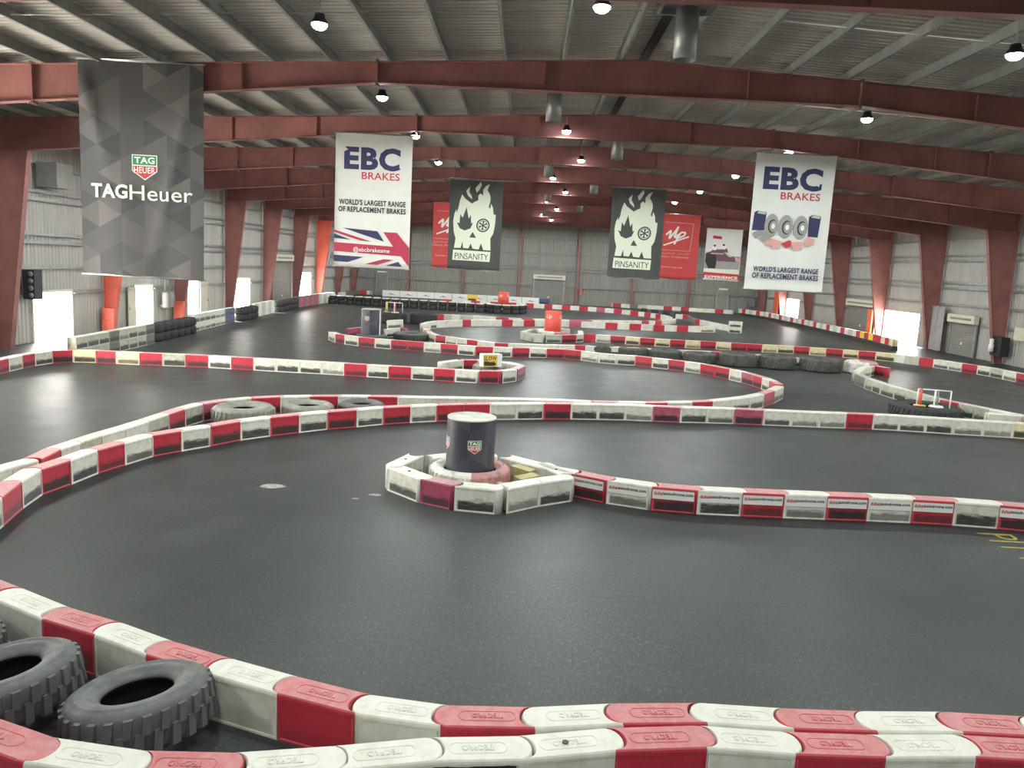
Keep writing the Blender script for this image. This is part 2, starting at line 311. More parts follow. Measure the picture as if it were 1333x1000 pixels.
def dusty_tyre(nt, b, c):
    tc = nt.nodes.new('ShaderNodeTexCoord'); geo = nt.nodes.new('ShaderNodeNewGeometry'); s = nt.nodes.new('ShaderNodeSeparateXYZ'); nt.links.new(geo.outputs['Normal'], s.inputs[0])
    f = noise(nt, tc.outputs['Object'], 5, 5, .65)
    pale_mix = mathn(nt, 'MULTIPLY', ramp(nt, s.outputs[2], .05, .9, .3, 1.0), ramp(nt, f, .28, .72, .45, 1.0))
    nt.links.new(mixc(nt, pale_mix, (.038, .038, .038, 1), c), b.inputs['Base Color'])
    bp = nt.nodes.new('ShaderNodeBump'); bp.inputs['Strength'].default_value = .2; bp.inputs['Distance'].default_value = .02
    nt.links.new(noise(nt, tc.outputs['Object'], 40, 4), bp.inputs['Height']); nt.links.new(bp.outputs[0], b.inputs['Normal'])
M['rubber_dusty'] = mat('dusty_tyre_rubber', (.185, .187, .18), .85, spec=.25, build=dusty_tyre)
M['rubber_line_grey'] = mat('greyed_rubber', (.095, .095, .085), .8, spec=.25, build=noisy(.35, 5, bump=.2, bscale=40))
M['tyre_liner_shade'] = mat('black_liner_with_hole_shade', (.012, .012, .012), .9, spec=.1)  # black inner liner, with the shade inside the hole painted into its colour
M['rubber_pale'] = mat('grey_weathered_rubber', (.27, .27, .235), .88, spec=.2, build=noisy(.3, 4, bump=.2, bscale=40))
def painted_tyre(nt, b, c):
    tc = nt.nodes.new('ShaderNodeTexCoord'); s = nt.nodes.new('ShaderNodeSeparateXYZ'); nt.links.new(tc.outputs['Object'], s.inputs[0])
    w = mathn(nt, 'ADD', s.outputs[0], mathn(nt, 'MULTIPLY', noise(nt, tc.outputs['Object'], 14, 3), .05))
    n = ramp(nt, noise(nt, tc.outputs['Object'], 6, 5), .5, .72, 0, .6)
    nt.links.new(mixc(nt, n, mixc(nt, ramp(nt, w, .09, .11), (.72, .70, .62, 1), (.52, .25, .25, 1)), (.14, .13, .12, 1)), b.inputs['Base Color'])
M['tyre_painted'] = mat('white_and_pink_painted_tyre', (.7, .68, .62), .7, build=painted_tyre)
def capped_tyre(nt, b, c):
    geo = nt.nodes.new('ShaderNodeNewGeometry'); s = nt.nodes.new('ShaderNodeSeparateXYZ'); nt.links.new(geo.outputs['Normal'], s.inputs[0])
    nt.links.new(mixc(nt, ramp(nt, s.outputs[2], .3, .5), (.03, .03, .03, 1), (.66, .64, .58, 1)), b.inputs['Base Color'])
M['tyre_capped'] = mat('white_topped_tyre', (.3, .3, .3), .7, build=capped_tyre)
M['cream_foam'] = mat('cream_foam', '#b5ac7c', .8, build=noisy(.18, 7))
BASE = {'w': (.665, .66, .585), 'r': (.47, .026, .05), 'p': (.46, .10, .16), 'P': (.36, .055, .12), 'y': (.72, .63, .40), 'g': (.47, .47, .38), 'd': (.17, .16, .13), 'B': (.07, .09, .2), 'k': (.02, .02, .02), 'Y': (.75, .52, .06)}
CN = {'w': 'white', 'r': 'red', 'p': 'faded pink', 'P': 'scuffed magenta', 'y': 'cream', 'g': 'grimy off-white', 'd': 'dirty dark', 'B': 'blue', 'k': 'black', 'h': 'holed white', 'x': 'torn white', 'Y': 'yellow'}
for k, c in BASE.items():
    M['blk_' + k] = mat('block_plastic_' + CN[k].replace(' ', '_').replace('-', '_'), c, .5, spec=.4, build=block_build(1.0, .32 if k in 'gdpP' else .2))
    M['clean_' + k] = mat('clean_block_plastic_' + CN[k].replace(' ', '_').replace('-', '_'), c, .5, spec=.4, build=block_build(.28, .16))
M['white_vinyl'] = mat('white_vinyl', (.74, .74, .70), .5)
M['banner_white'] = mat('white_banner_cloth', (.70, .70, .66), .75, build=noisy(.04, 1.2))
M['banner_red'] = mat('red_banner_cloth', (.50, .055, .055), .75, build=noisy(.08, 1))
M['banner_dark'] = mat('charcoal_banner_cloth', (.058, .064, .059), .8, build=noisy(.1, 1))
for i, g in enumerate(((.032, .033, .035), (.048, .048, .049), (.069, .066, .065), (.100, .092, .090))):
    M['tri%d' % i] = mat('charcoal_triangle_%d' % i, g, .6, spec=.4)
for i, g in enumerate(((.035, .036, .052), (.045, .046, .064), (.056, .056, .076), (.068, .066, .088))):
    M['dtri%d' % i] = mat('navy_triangle_%d' % i, g, .42, spec=.5)
M['ink_navy'] = mat('navy_ink', (.022, .026, .085), .7)
M['ink_black'] = mat('black_ink', (.02, .02, .022), .7)
M['ink_red'] = mat('red_ink', (.48, .035, .05), .7)
M['ink_maroon'] = mat('crimson_ink', (.36, .025, .06), .7)
M['ink_white'] = mat('white_ink', (.78, .79, .72), .7)
M['ink_bone'] = mat('bone_ink', (.72, .76, .62), .7)
M['ink_green'] = mat('green_ink', (.02, .22, .10), .7)
M['ink_grey'] = mat('grey_ink', (.28, .28, .26), .7)
M['ink_lightgrey'] = mat('light_grey_ink', (.46, .46, .43), .7)
M['disc_grey'] = mat('disc_grey_ink', (.30, .30, .28), .7)
M['ink_pink'] = mat('pale_pink_ink', (.62, .33, .30), .7)
M['ink_purple'] = mat('plum_ink', (.14, .06, .085), .7)
M['drum_red'] = mat('red_drum_wrap', (.66, .075, .055), .45, build=noisy(.1, 2))
M['drum_top'] = mat('drum_lid', (.52, .51, .44), .6, build=noisy(.25, 5))
M['orange'] = mat('orange_strip', (.75, .13, .05), .5)
M['sheet_clear'] = mat('hazy_plastic_sheet', (.27, .26, .26), .5, build=noisy(.2, 2))

# ---------------------------------------------------------------- camera, world
cam_d = bpy.data.cameras.new('camera'); cam = bpy.data.objects.new('camera', cam_d); COL.objects.link(cam)
fpx, pitch, roll, yaw, CH = 1010, .1513, .0507, -.0125, 4.4
w_ = Vector((math.sin(yaw) * math.cos(pitch), math.cos(yaw) * math.cos(pitch), -math.sin(pitch)))
r0 = Vector((math.cos(yaw), -math.sin(yaw), 0)); u0 = r0.cross(w_)
rv = math.cos(roll) * r0 + math.sin(roll) * u0; uv = -math.sin(roll) * r0 + math.cos(roll) * u0
mw = Matrix((rv, uv, -w_)).transposed().to_4x4(); mw.translation = (0, 0, CH)
cam.matrix_world = mw
cam_d.sensor_fit = 'HORIZONTAL'; cam_d.sensor_width = 36; cam_d.lens = fpx / 1333 * 36; cam_d.clip_end = 500; cam_d.clip_start = .05
scene.camera = cam
wd = bpy.data.worlds.new('daylight'); scene.world = wd; wd.use_nodes = True
bg = wd.node_tree.nodes['Background']; bg.inputs[0].default_value = (1.0, .96, .9, 1); bg.inputs[1].default_value = 50.0
scene.view_settings.view_transform = 'Standard'; scene.view_settings.look = 'None'; scene.view_settings.gamma = 1
scene.view_settings.exposure = 0.0
scene.view_settings.use_curve_mapping = False

# ---------------------------------------------------------------- hall
XL, XR, YB, YF = -21.6, 29.1, 95.9, -13.0
RX, RZ, SL = 3.1, 10.35, .05            # ridge x, rafter-top height at ridge, slope
def ztop(x): return RZ - SL * abs(x - RX)
FY = [15.3 + 8 * i for i in range(11)]

bm = bmesh.new(); bm_box(bm, XL - .1, YF, -.2, XR + .1, YB + .1, 0)
fl = struct(obj('floor', bm, M['floor']))
bm = bmesh.new(); bm_box(bm, -90, YF - 60, -.4, XL - .1, 190, -.06)
struct(obj('ground_outside', bm, M['concrete']))
bm = bmesh.new(); bm_box(bm, XR + .1, YF - 60, -.4, 110, 190, -.06)
struct(obj('ground_outside', bm, M['concrete']))

# roof sheet: ribs run down the slope
prof = []; y = YF; k = 0
while y < YB + .3:
    for dy, dz in ((0, 0), (.10, 0), (.13, .045), (.20, .045), (.23, 0)):
        prof.append((y + dy, dz))
    y += .25
bm = bmesh.new(); rows = []
for x in (XL - .3, RX, XR + .3):
    rows.append([bm.verts.new((x, yy, ztop(x) + .325 + dz)) for yy, dz in prof])
for a in range(2):
    for i in range(len(prof) - 1):
        bm.faces.new((rows[a][i], rows[a + 1][i], rows[a + 1][i + 1], rows[a][i + 1]))
roof = struct(obj('ceiling', bm, M['roof']))
# purlins (Z sections) and sag rods
for k in range(-16, 17):
    if k == 0: continue
    x = RX + (abs(k) - .55) * 1.66 * (1 if k > 0 else -1)
    if x < XL or x > XR: continue
    z = ztop(x); s = 1 if k > 0 else -1
    bm = bmesh.new()
    pts = [(0, 0), (-.075 * s, 0), (-.075 * s, .012), (-.012 * s, .012), (-.012 * s, .30), (.075 * s, .30), (.075 * s, .312), (0, .312)]
    bm_prism(bm, [(x + a, z + .005 + b) for a, b in pts], 'y', YF, YB)
    obj('purlin', bm, M['purlin'], roof)
for i in range(-3, 10):
    bm = bmesh.new()
    for sx, ex in ((XL, RX), (RX, XR)):
        bm_tube(bm, (sx, FY[0] + 8 * i + 4, ztop(sx) + .12), (ex, FY[0] + 8 * i + 4, ztop(ex) + .12), .012, 6)
    obj('sag_rod', bm, M['galv'], roof)
bm = bmesh.new(); bm_box(bm, RX - .12, YF, RZ + .22, RX + .12, YB, RZ + .29); obj('ridge_strip', bm, M['black'], roof)

# walls: trapezoid sheeting with openings
def sheet_wall(name, axis, c, u0, u1, openings, top, sgn, z0=0, rib=.035):
    """axis 'x': wall in the plane x=c running along y"""
    bm = bmesh.new(); pitch_ = .26
    def ins(u):
        return [(a, b, za, zb) for a, b, za, zb in openings if a - 1e-4 <= u <= b + 1e-4]
    us = [u0]; n = int((u1 - u0) / pitch_)
    for i in range(n):
        for d in (0, .13, .16, .22, .25): us.append(u0 + i * pitch_ + d)
    for a, b, _, _ in openings: us += [a, b]
    us.append(u1); us = sorted(set(round(t, 4) for t in us if u0 - 1e-6 <= t <= u1 + 1e-6))
    def dep(t):
        f = (t - u0) % pitch_
        return 0 if f < .125 or f > .248 else (rib if .155 < f < .225 else 0)
    for p, q in zip(us, us[1:]):
        mid = (p + q) / 2; segs = [(z0, None)]
        for a, b, za, zb in openings:
            if a < mid < b:
                new = []
                for s, e in segs:
                    if za > s + 1e-3: new.append((s, za))
                    new.append((zb, e))
                segs = new
        for s, e in segs:
            vs = []
            for t, zz in ((p, s), (q, s), (q, e), (p, e)):
                d = c + sgn * dep(t)
                z = zz if zz is not None else top(t)
                vs.append(bm.verts.new((d, t, z) if axis == 'x' else (t, d, z)))
            bm.faces.new(vs)
    return struct(obj(name, bm, M['sheet']))

LD = [(33.7, 36.6, -.01, 2.15), (42.6, 44.6, -.01, 2.25), (49.3, 50.9, -.01, 2.4), (57.2, 60.4, -.01, 2.4), (73.7, 77.6, -.01, 2.7), (16.2, 22.6, -.01, 5.6)]
RD = [(57.0, 64.4, -.01, 2.35), (83.5, 87.4, -.01, 2.3), (30.0, 33.5, -.01, 2.4), (14.0, 17.0, -.01, 2.4)]
wl = sheet_wall('wall_left', 'x', XL, YF, YB, LD, lambda t: ztop(XL) + .34, -1)
wr = sheet_wall('wall_right', 'x', XR, YF, YB, RD, lambda t: ztop(XR) + .34, 1)
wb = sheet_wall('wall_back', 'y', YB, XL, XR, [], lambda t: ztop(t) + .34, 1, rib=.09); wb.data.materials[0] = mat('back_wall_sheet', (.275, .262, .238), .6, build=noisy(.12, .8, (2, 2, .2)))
wf = sheet_wall('wall_front', 'y', YF, XL, XR, [], lambda t: ztop(t) + .34, -1)

GZ = (2.05, 3.2, 4.3, 4.65, 6.15, 6.5, 7.6)
def girt(parent, axis, c, sgn, z, a, b):
    bm = bmesh.new()
    pts = [(c, z), (c + sgn * .16, z), (c + sgn * .16, z + .03), (c + sgn * .02, z + .03), (c + sgn * .02, z + .16), (c, z + .16)]
    bm_prism(bm, [(p, q) for p, q in pts], 'y' if axis == 'x' else 'x', a, b)
    return obj('girt', bm, M['grey'] if axis == 'y' else M['galv'], parent)
def spans(ops, z, a, b):
    cut = sorted((p, q) for p, q, _, t in ops if t > z); out = []; s = a
    for p, q in cut: out.append((s, p - .08)); s = q + .08
    out.append((s, b)); return out
for parent, c, sgn, ops in ((wl, XL + .01, 1, LD), (wr, XR - .01, -1, RD)):
    for z in GZ:
        for a, b in spans(ops, z, YF + .1, YB - .2): girt(parent, 'x', c, sgn, z, a, b)
for z in (2.05, 4.0, 4.35, 5.9, 7.7, 8.95): girt(wb, 'y', YB - .01, -1, z, XL + .2, XR - .2)
# door surrounds and leaves
def jamb(n, x, sgn, a, b, t):
    bm = bmesh.new()
    for p, q, z0, z1 in ((a - .1, a, 0, t + .1), (b, b + .1, 0, t + .1), (a, b, t, t + .1)):
        bm_box(bm, min(x, x + sgn * .12), p, z0, max(x, x + sgn * .12), q, z1)
    return struct(obj('door_%d' % n, bm, M['beige']))
n = 0
for x, sgn, ops in ((XL - .04, 1, LD), (XR + .04, -1, RD)):
    for a, b, _, t in ops:
        n += 1; d = jamb(n, x, sgn, a, b, t)
        if sgn > 0 and n in (2, 3):
            bm = bmesh.new()
            if n == 2: bm_box(bm, XL + .12, a - .95, .03, XL + .17, a - .1, 2.2)
            else: bm_box(bm, XL + .12, b + .1, .03, XL + .17, b + 1.35, 2.35)
            leaf = obj('door_leaf', bm, M['doorleaf'], d)
            bm = bmesh.new(); yy = a - .85 if n == 2 else b + 1.2
            bm_box(bm, XL + .17, yy, 1.0, XL + .23, yy + .04, 1.16); obj('door_handle', bm, M['galv'], leaf)

# ---------------------------------------------------------------- portal frames
def rafter_bot(x):
    if x < -4.6: return 7.93 + (x + 19.9) * (9.38 - 7.93) / (19.9 - 4.6)
    if x > 9.2: return 9.38 - (x - 9.2) * (9.38 - 7.9) / (27.0 - 9.2)
    return 9.38
def make_frame(y, label, bright=None):
    t = empty('portal_frame', label, 'steel frame', (0, y, 0), group='steel portal frames')
    W2 = .14
    # rafter: web + flanges
    bm = bmesh.new()
    xs = [-21.3, -19.9, -14.6, -9.5, -4.6, RX, 9.2, 13.5, 18, 27.0, 28.8]
    tp = [(x, ztop(x)) for x in xs]; bt = [(x, rafter_bot(max(-19.9, min(27.0, x)))) for x in xs]
    bm_prism(bm, tp + bt[::-1], 'y', -.012, .012)
    for line, up in ((tp, -1), (bt, 1)):
        for (xa, za), (xb, zb) in zip(line, line[1:]):
            if up == 1 and (xb <= -19.9 + 1e-6 or xa >= 27.0 - 1e-6): continue
            bm_prism(bm, [(xa, za), (xb, zb), (xb, zb + up * .022), (xa, za + up * .022)], 'y', -W2, W2)
    obj('rafter', bm, M['steel_red'], t)
    for x in (-14.6, -4.6, 9.2, 17.6):
        bm = bmesh.new(); bm_box(bm, x - .03, -W2, rafter_bot(x) - .08, x + .03, W2, ztop(x) + .06)
        obj('splice_plate', bm, M['steel_red'], t)
    for x in (-17.2, -11.8, -8.5, 0.2, 6.0, 12.5, 15.5, 21.5, 24.6):
        bm = bmesh.new(); bm_box(bm, x - .008, -W2 + .02, rafter_bot(x) + .02, x + .008, W2 - .02, ztop(x) - .02)
        obj('stiffener', bm, M['steel_red'], t)
    # columns: tapered web, inner and outer flange
    for side, xo, xk, xb, zk in ((1, -21.4, -19.9, -20.95, 7.93), (-1, 28.9, 27.0, 28.45, 7.9)):
        bm = bmesh.new()
        bm_prism(bm, [(xo, 0), (xb, 0), (xk, zk), (xo, zk)], 'y', -.012, .012)
        bm_prism(bm, [(xo, 0), (xo + .022 * side, 0), (xo + .022 * side, ztop(xo)), (xo, ztop(xo))], 'y', -W2, W2)
        bm_prism(bm, [(xb, 0), (xb - .022 * side, 0), (xk - .022 * side, zk), (xk, zk)], 'y', -W2, W2)
        bm_box(bm, min(xo, xk), -W2, zk - .02, max(xo, xk), W2, zk)
        cm = M['bright_and_daylit_red'] if bright and side == 1 else M['steel_red']  # daylight on these left columns is painted in as a brighter red
        c = obj('column', bm, cm, t)
        bm = bmesh.new(); bm_box(bm, min(xo, xb) - .06, -.2, 0, max(xo, xb) + .06, .2, .03); obj('base_plate', bm, M['steel_red'], c)
    return t
frames = []
lab = ['nearest red steel portal frame, only its rafter crossing the top right corner', 'red steel portal frame carrying the triangle-patterned banner',
       'red steel portal frame carrying both white banners with navy letters', 'third red steel portal frame back, behind the white banners',
       'red steel portal frame carrying both skull banners', 'red steel portal frame carrying both plain red banners', 'red steel portal frame carrying the racing kart banner',
       'red steel portal frame beside the tall pale shutter on the left wall', 'orange-lit red steel portal frame with bracing rods, near the back wall', 'last red steel portal frame standing clear of the back wall',
       'red steel end frame set against the corrugated back wall']
for i in range(11):
    make_frame(FY[i] - (0.35 if i == 10 else 0), lab[i], bright=i in (3, 8))
# red plinths round the column feet on the left wall
for i, w in ((3, 'first red plinth box at the orange-lit column foot'), (4, 'second red plinth box, at the darker column behind')):
    bm = bmesh.new(); bm_box(bm, -21.35, FY[i] - .45, 0, -20.75, FY[i] - .18, 1.25)
    t = obj('column_guard', bm, M['bright_and_daylit_red']); tag(t, w, 'guard', 'red guards at the column feet')
# gable columns
for j, x in enumerate((-14.5, -7.8, -1.0, 6.1, 12.8, 19.7)):
    t = empty('gable_post', ORD[j] + ' slim red post from the left on the corrugated back wall', 'post', (x, YB - .36, 0), group='back wall posts')
    bm = bmesh.new(); bm_box(bm, -.012, -.12, .02, .012, .12, rafter_bot(x) - .1)
    bm_box(bm, -.11, -.14, .02, .11, -.12, rafter_bot(x) - .1); bm_box(bm, -.11, .12, .02, .11, .14, rafter_bot(x) - .1)
    obj('post_section', bm, M['steel_red'], t)
    bm = bmesh.new(); bm_box(bm, -.16, -.17, 0, .16, .17, .02); obj('base_plate', bm, M['steel_red'], t)
# cross bracing in the bay by the orange-lit column
for s, nm in ((1, 'rising'), (-1, 'falling')):
    bm = bmesh.new(); a, b = (FY[8] + .2, FY[9] - .2) if s > 0 else (FY[9] - .2, FY[8] + .2)
    bm_tube(bm, (-21.25 + .03 * s, a, .5), (-21.25 + .03 * s, b, 7.7), .025, 6)
    tag(obj('bracing_rod', bm, M['grey']), nm + ' steel bracing rod behind the orange-lit column', 'rod', 'wall bracing rods')

# ---------------------------------------------------------------- lamps
rowname = ['overhead', 'first', 'second', 'third', 'fourth', 'fifth', 'sixth', 'seventh', 'eighth', 'ninth', 'tenth']
colname = {-15.7: 'by the left wall side', -4.7: 'left of the ridge', 1.2: 'under the ridge', 10.0: 'right of the ridge', 20.5: 'by the right wall side'}
def lamp_proto():
    t = empty('pendant_lamp', 'x', 'lamp', (0, 0, 0), group='high bay lamps under the roof')
    bm = bmesh.new(); bm_lathe(bm, [(.04, .24), (.10, .24), (.12, .15), (.16, .10), (.19, .03), (.17, .03), (.15, .08), (.04, .12)], 20); obj('housing', bm, M['black'], t)
    bm = bmesh.new(); bm_lathe(bm, [(.001, -.09), (.08, -.075), (.13, -.045), (.165, .0), (.172, .04), (.001, .05)], 20, closed=False); obj('lens', bm, M['lens'], t)
    bm = bmesh.new(); bm_tube(bm, (0, 0, .24), (0, 0, .74), .012, 6); obj('drop_rod', bm, M['galv'], t)
    return t
lp = None
LY = [9.4, 17.4, 24.6, 31.7, 39.6, 47.6, 55.6, 63.6, 71.6, 79.6, 87.6]
for j, y in enumerate(LY):
    for x in colname:
        y2 = y - 1.0 if x == 1.2 else y; xx = 2.3 if x == 1.2 and j % 2 == 0 else x
        z = ztop(x) - .72
        lb = 'glowing high bay lamp ' + colname[x] + ', ' + rowname[j] + ' row from the camera end'
        if lp is None: lp = lamp_proto(); lp.location = (xx, y2, z); lp['label'] = lb
        else: copy_tree(lp, (xx, y2, z), None, lb)
        ld = bpy.data.lights.new('lamp_light', 'SPOT'); ld.energy = LAMP_W; ld.spot_size = R_(178); ld.spot_blend = .12; ld.shadow_soft_size = .2
        ld.color = (.93, 1.0, .97)
        lo = bpy.data.objects.new('lamp_light', ld); COL.objects.link(lo); lo.location = (xx, y2, z - .12)
for yy in (0.5, -6.5):
    for x in (-12, -2, 8, 18):
        ld = bpy.data.lights.new('lamp_light', 'SPOT'); ld.energy = LAMP_W; ld.spot_size = R_(178); ld.spot_blend = .12; ld.shadow_soft_size = .2; ld.color = (.93, 1.0, .97)
        lo = bpy.data.objects.new('lamp_light', ld); COL.objects.link(lo); z = ztop(x) - .75; lo.location = (x, yy, z - .12)
        copy_tree(lp, (x, yy, z), None, 'glowing high bay lamp over the platform behind the camera, ' + {-12: 'far left', -2: 'left', 8: 'right', 18: 'far right'}[x] + (' nearer' if yy > 0 else ' farther'))
# low sun on the left side of the hall
sd_ = bpy.data.lights.new('sun', 'SUN'); sd_.energy = 60; sd_.angle = R_(1.0); sd_.color = (1, .95, .86)
so_ = bpy.data.objects.new('sun', sd_); COL.objects.link(so_); so_.location = (-60, 40, 40)
so_.rotation_euler = Vector((math.cos(R_(33)), -.38, -math.sin(R_(33)))).to_track_quat('-Z', 'Y').to_euler()
# daylight entering the doorways (light portals sit in the openings)
for x, sgn, ops in ((XL - .15, 1, LD), (XR + .15, -1, RD)):
    for a, b, _, t in ops:
        ld = bpy.data.lights.new('door_portal', 'AREA'); ld.shape = 'RECTANGLE'; ld.size = b - a; ld.size_y = t; ld.cycles.is_portal = True
        lo = bpy.data.objects.new('door_portal', ld); COL.objects.link(lo); lo.location = (x, (a + b) / 2, t / 2)
        lo.rotation_euler = (R_(90), 0, R_(-90) if sgn > 0 else R_(90))

# ---------------------------------------------------------------- roof vents
vp = None
for j, (x, y) in enumerate(((3.3, 18.6), (.6, 27), (3.63, 35), (.86, 43), (3.96, 51), (1.22, 59), (4.14, 67), (1.34, 75))):
    lb = ORD[j] + ' silver vent pipe hanging under the ridge, counting from the camera'
    if vp is None:
        vp = empty('roof_vent', lb, 'vent', (x, y, 0), group='roof vents under the ridge')
        bm = bmesh.new(); bm_lathe(bm, [(.25, 9.2), (.26, 9.2), (.26, 10.3), (.25, 10.3)], 28); obj('duct_pipe', bm, M['galv'], vp)
        bm = bmesh.new(); zt = ztop(3.3) + .06
        for a, b, c_, d in ((-.65, -.45, .65, -.37), (-.65, .37, .65, .45), (-.65, -.45, -.57, .45), (.57, -.45, .65, .45)): bm_box(bm, a, b, zt - .12, c_, d, zt + .1)
        obj('curb_frame', bm, M['galv'], vp)
        bm = bmesh.new(); bm_box(bm, -.57, -.37, zt + .02, .57, .37, zt + .06); obj('curb_plate', bm, M['grey'], vp)
    else: copy_tree(vp, (x, y, 0), None, lb)

# ---------------------------------------------------------------- banners
def conform(bm, fold, w, h, step=.3):
    for ax, lo, hi in (((1, 0, 0), -w, w), ((0, 0, 1), -h, .4)):
        t = lo
        while t <= hi:
            bmesh.ops.bisect_plane(bm, geom=bm.verts[:] + bm.edges[:] + bm.faces[:], plane_co=Vector(ax) * t, plane_no=ax)
            t += step
    for v in bm.verts: v.co.y += fold(v.co.x, v.co.z)
def line_ridge(x, z, ax, az, bx, bz, wd):
    dx, dz = bx - ax, bz - az; L = math.hypot(dx, dz); t = ((x - ax) * dx + (z - az) * dz) / L / L
    d = ((x - ax) * dz - (z - az) * dx) / L
    if t < 0 or t > 1: return 0
    return math.exp(-(d / wd) ** 2) * min(1, 4 * t) * (1 - t) ** .5
class Banner:
    """hangs from a rod; local x -w/2..w/2, z 0..-h, prints on the face towards -Y"""
    def __init__(s, name, label, x, y, z, w, h, cloth, group, folds=(), amp=.05, lean=0):
        s.w, s.h, s.k = w, h, 0
        s.t = empty(name, label, 'banner', (x, y, z), (0, lean, 0), group)
        rl = rnd.random() * 6
        def fold(a, b):
            v = .018 * math.sin(a * 3.1 + rl + b * .35) * (.3 - b / h)
            for f in folds: v += -amp * line_ridge(a, b, *f)
            return v
        s.fold = fold
        if cloth is not None:
            bm = poly_bm([[(-w / 2, 0), (w / 2, 0), (w / 2, -h), (-w / 2, -h)]]); conform(bm, fold, w, h)
            bmesh.ops.solidify(bm, geom=bm.faces[:], thickness=.004) if False else None
            o = obj('cloth', bm, cloth, s.t)
            for p in o.data.polygons: p.use_smooth = True
        for zz, nm in ((.0, 'top_rod'), (-h, 'bottom_rod')):
            bm = bmesh.new(); bm_tube(bm, (-w / 2 - .04, .02, zz), (w / 2 + .04, .02, zz), .03, 8); obj(nm, bm, M['galv'], s.t)
    def put(s, name, bm, m, label=None):
        s.k += 1; conform(bm, s.fold, s.w, s.h, .3)
        bmesh.ops.translate(bm, verts=bm.verts, vec=(0, -.006 - .004 * s.k, 0))
        o = link(name, finish(bm, name, m, recalc=False), s.t)
        if label: o['label'] = label
        return o
    def poly(s, name, polys, m, label=None): return s.put(name, poly_bm(polys), m, label)
    def text(s, body, rect, m, bold=.0, shear=0, name='lettering'): return s.put(name, text_bm(body, rect, bold, shear), m)

def tri_lattice(w, h, col, mats, parent, name, fold=None, wrap=None, seed=3):
    """equilateral triangles in upright columns, each one of four close tones"""
    bm = bmesh.new(); r = random.Random(seed); sh = col * 2 / math.sqrt(3)
    nx = int(w / col) + 2; nz = int(h / sh) + 3
    tone = [0, 1, 2, 2, 3, 1]
    for i in range(nx):
        x0 = -w / 2 + i * col - .25 * col; x1 = x0 + col
        for j in range(-1, nz):
            zA = -j * sh + (0 if i % 2 else sh / 2); 
            for tri in (((x0, zA), (x0, zA - sh), (x1, zA - sh / 2)), ((x1, zA + sh / 2), (x1, zA - sh / 2), (x0, zA))):
                f = bm.faces.new([bm.verts.new((a, 0, b)) for a, b in tri]); f.material_index = r.choice(tone)
    for co, no in (((-w / 2, 0, 0), (-1, 0, 0)), ((w / 2, 0, 0), (1, 0, 0)), ((0, 0, 0), (0, 0, 1)), ((0, 0, -h), (0, 0, -1))):
        bmesh.ops.bisect_plane(bm, geom=bm.verts[:] + bm.edges[:] + bm.faces[:], plane_co=co, plane_no=no, clear_outer=True)
    if fold: conform(bm, fold, w, h, .2)
    if wrap:
        x = -w / 2
        while x < w / 2:
            bmesh.ops.bisect_plane(bm, geom=bm.verts[:] + bm.edges[:] + bm.faces[:], plane_co=(x, 0, 0), plane_no=(1, 0, 0)); x += w / 72
        for v in bm.verts: v.co = Vector((wrap * math.sin(v.co.x / wrap), -wrap * math.cos(v.co.x / wrap), v.co.z + h))
    bmesh.ops.remove_doubles(bm, verts=bm.verts, dist=1e-4)
    bmesh.ops.recalc_face_normals(bm, faces=bm.faces)
    for f in bm.faces: f.smooth = True
    return link(name, finish(bm, name, mats, recalc=False), parent)

def shield(put, cx, cz, s):
    """white edged shield, green upper field, red lower field"""
    out = [(-1, 1), (1, 1), (1, -.25), (0, -.95), (-1, -.25)]
    q = lambda pts: [(cx + x * s, cz + z * s) for x, z in pts]
    put('shield', poly_bm([q(out)]), M['ink_white'])
    put('green_field', poly_bm([q([(-.93, .93), (.93, .93), (.93, .22), (-.93, .22)])]), M['ink_green'])
    put('red_field', poly_bm([q([(-.93, .13), (.93, .13), (.93, -.22), (0, -.85), (-.93, -.22)])]), M['ink_red'])
    put('lettering', text_bm('TAG', (cx - .8 * s, cz + .33 * s, cx + .8 * s, cz + .83 * s), .03), M['ink_white'])
    put('lettering', text_bm('HEUER', (cx - .84 * s, cz - .42 * s, cx + .84 * s, cz + .06 * s), .02), M['ink_white'])

# dark triangle banner
w, h = 3.62, 6.1
b = Banner('hanging_banner', 'dark grey triangle-patterned banner with a green and red shield emblem', -11.35, FY[1] - .24, 9.62, w, h, None, 'banners hung from the rafters',
           folds=((-w / 2 + .1, -.05, -.9, -3.3, .15), (w / 2 - .15, -.1, .2, -5.9, .15), (-w / 2 + .1, -.05, -1.4, -2.4, .12)), amp=.08, lean=R_(.35))
tri_lattice(w, h, .68, [M['tri%d' % i] for i in range(4)], b.t, 'cloth', fold=b.fold, seed=5)
shield(b.put, .08, -2.95, .37)
b.text('TAG', (-1.5, -3.86, -.42, -3.45), M['ink_white'], .035); b.text('Heuer', (-.36, -3.88, 1.5, -3.45), M['ink_white'], .005)
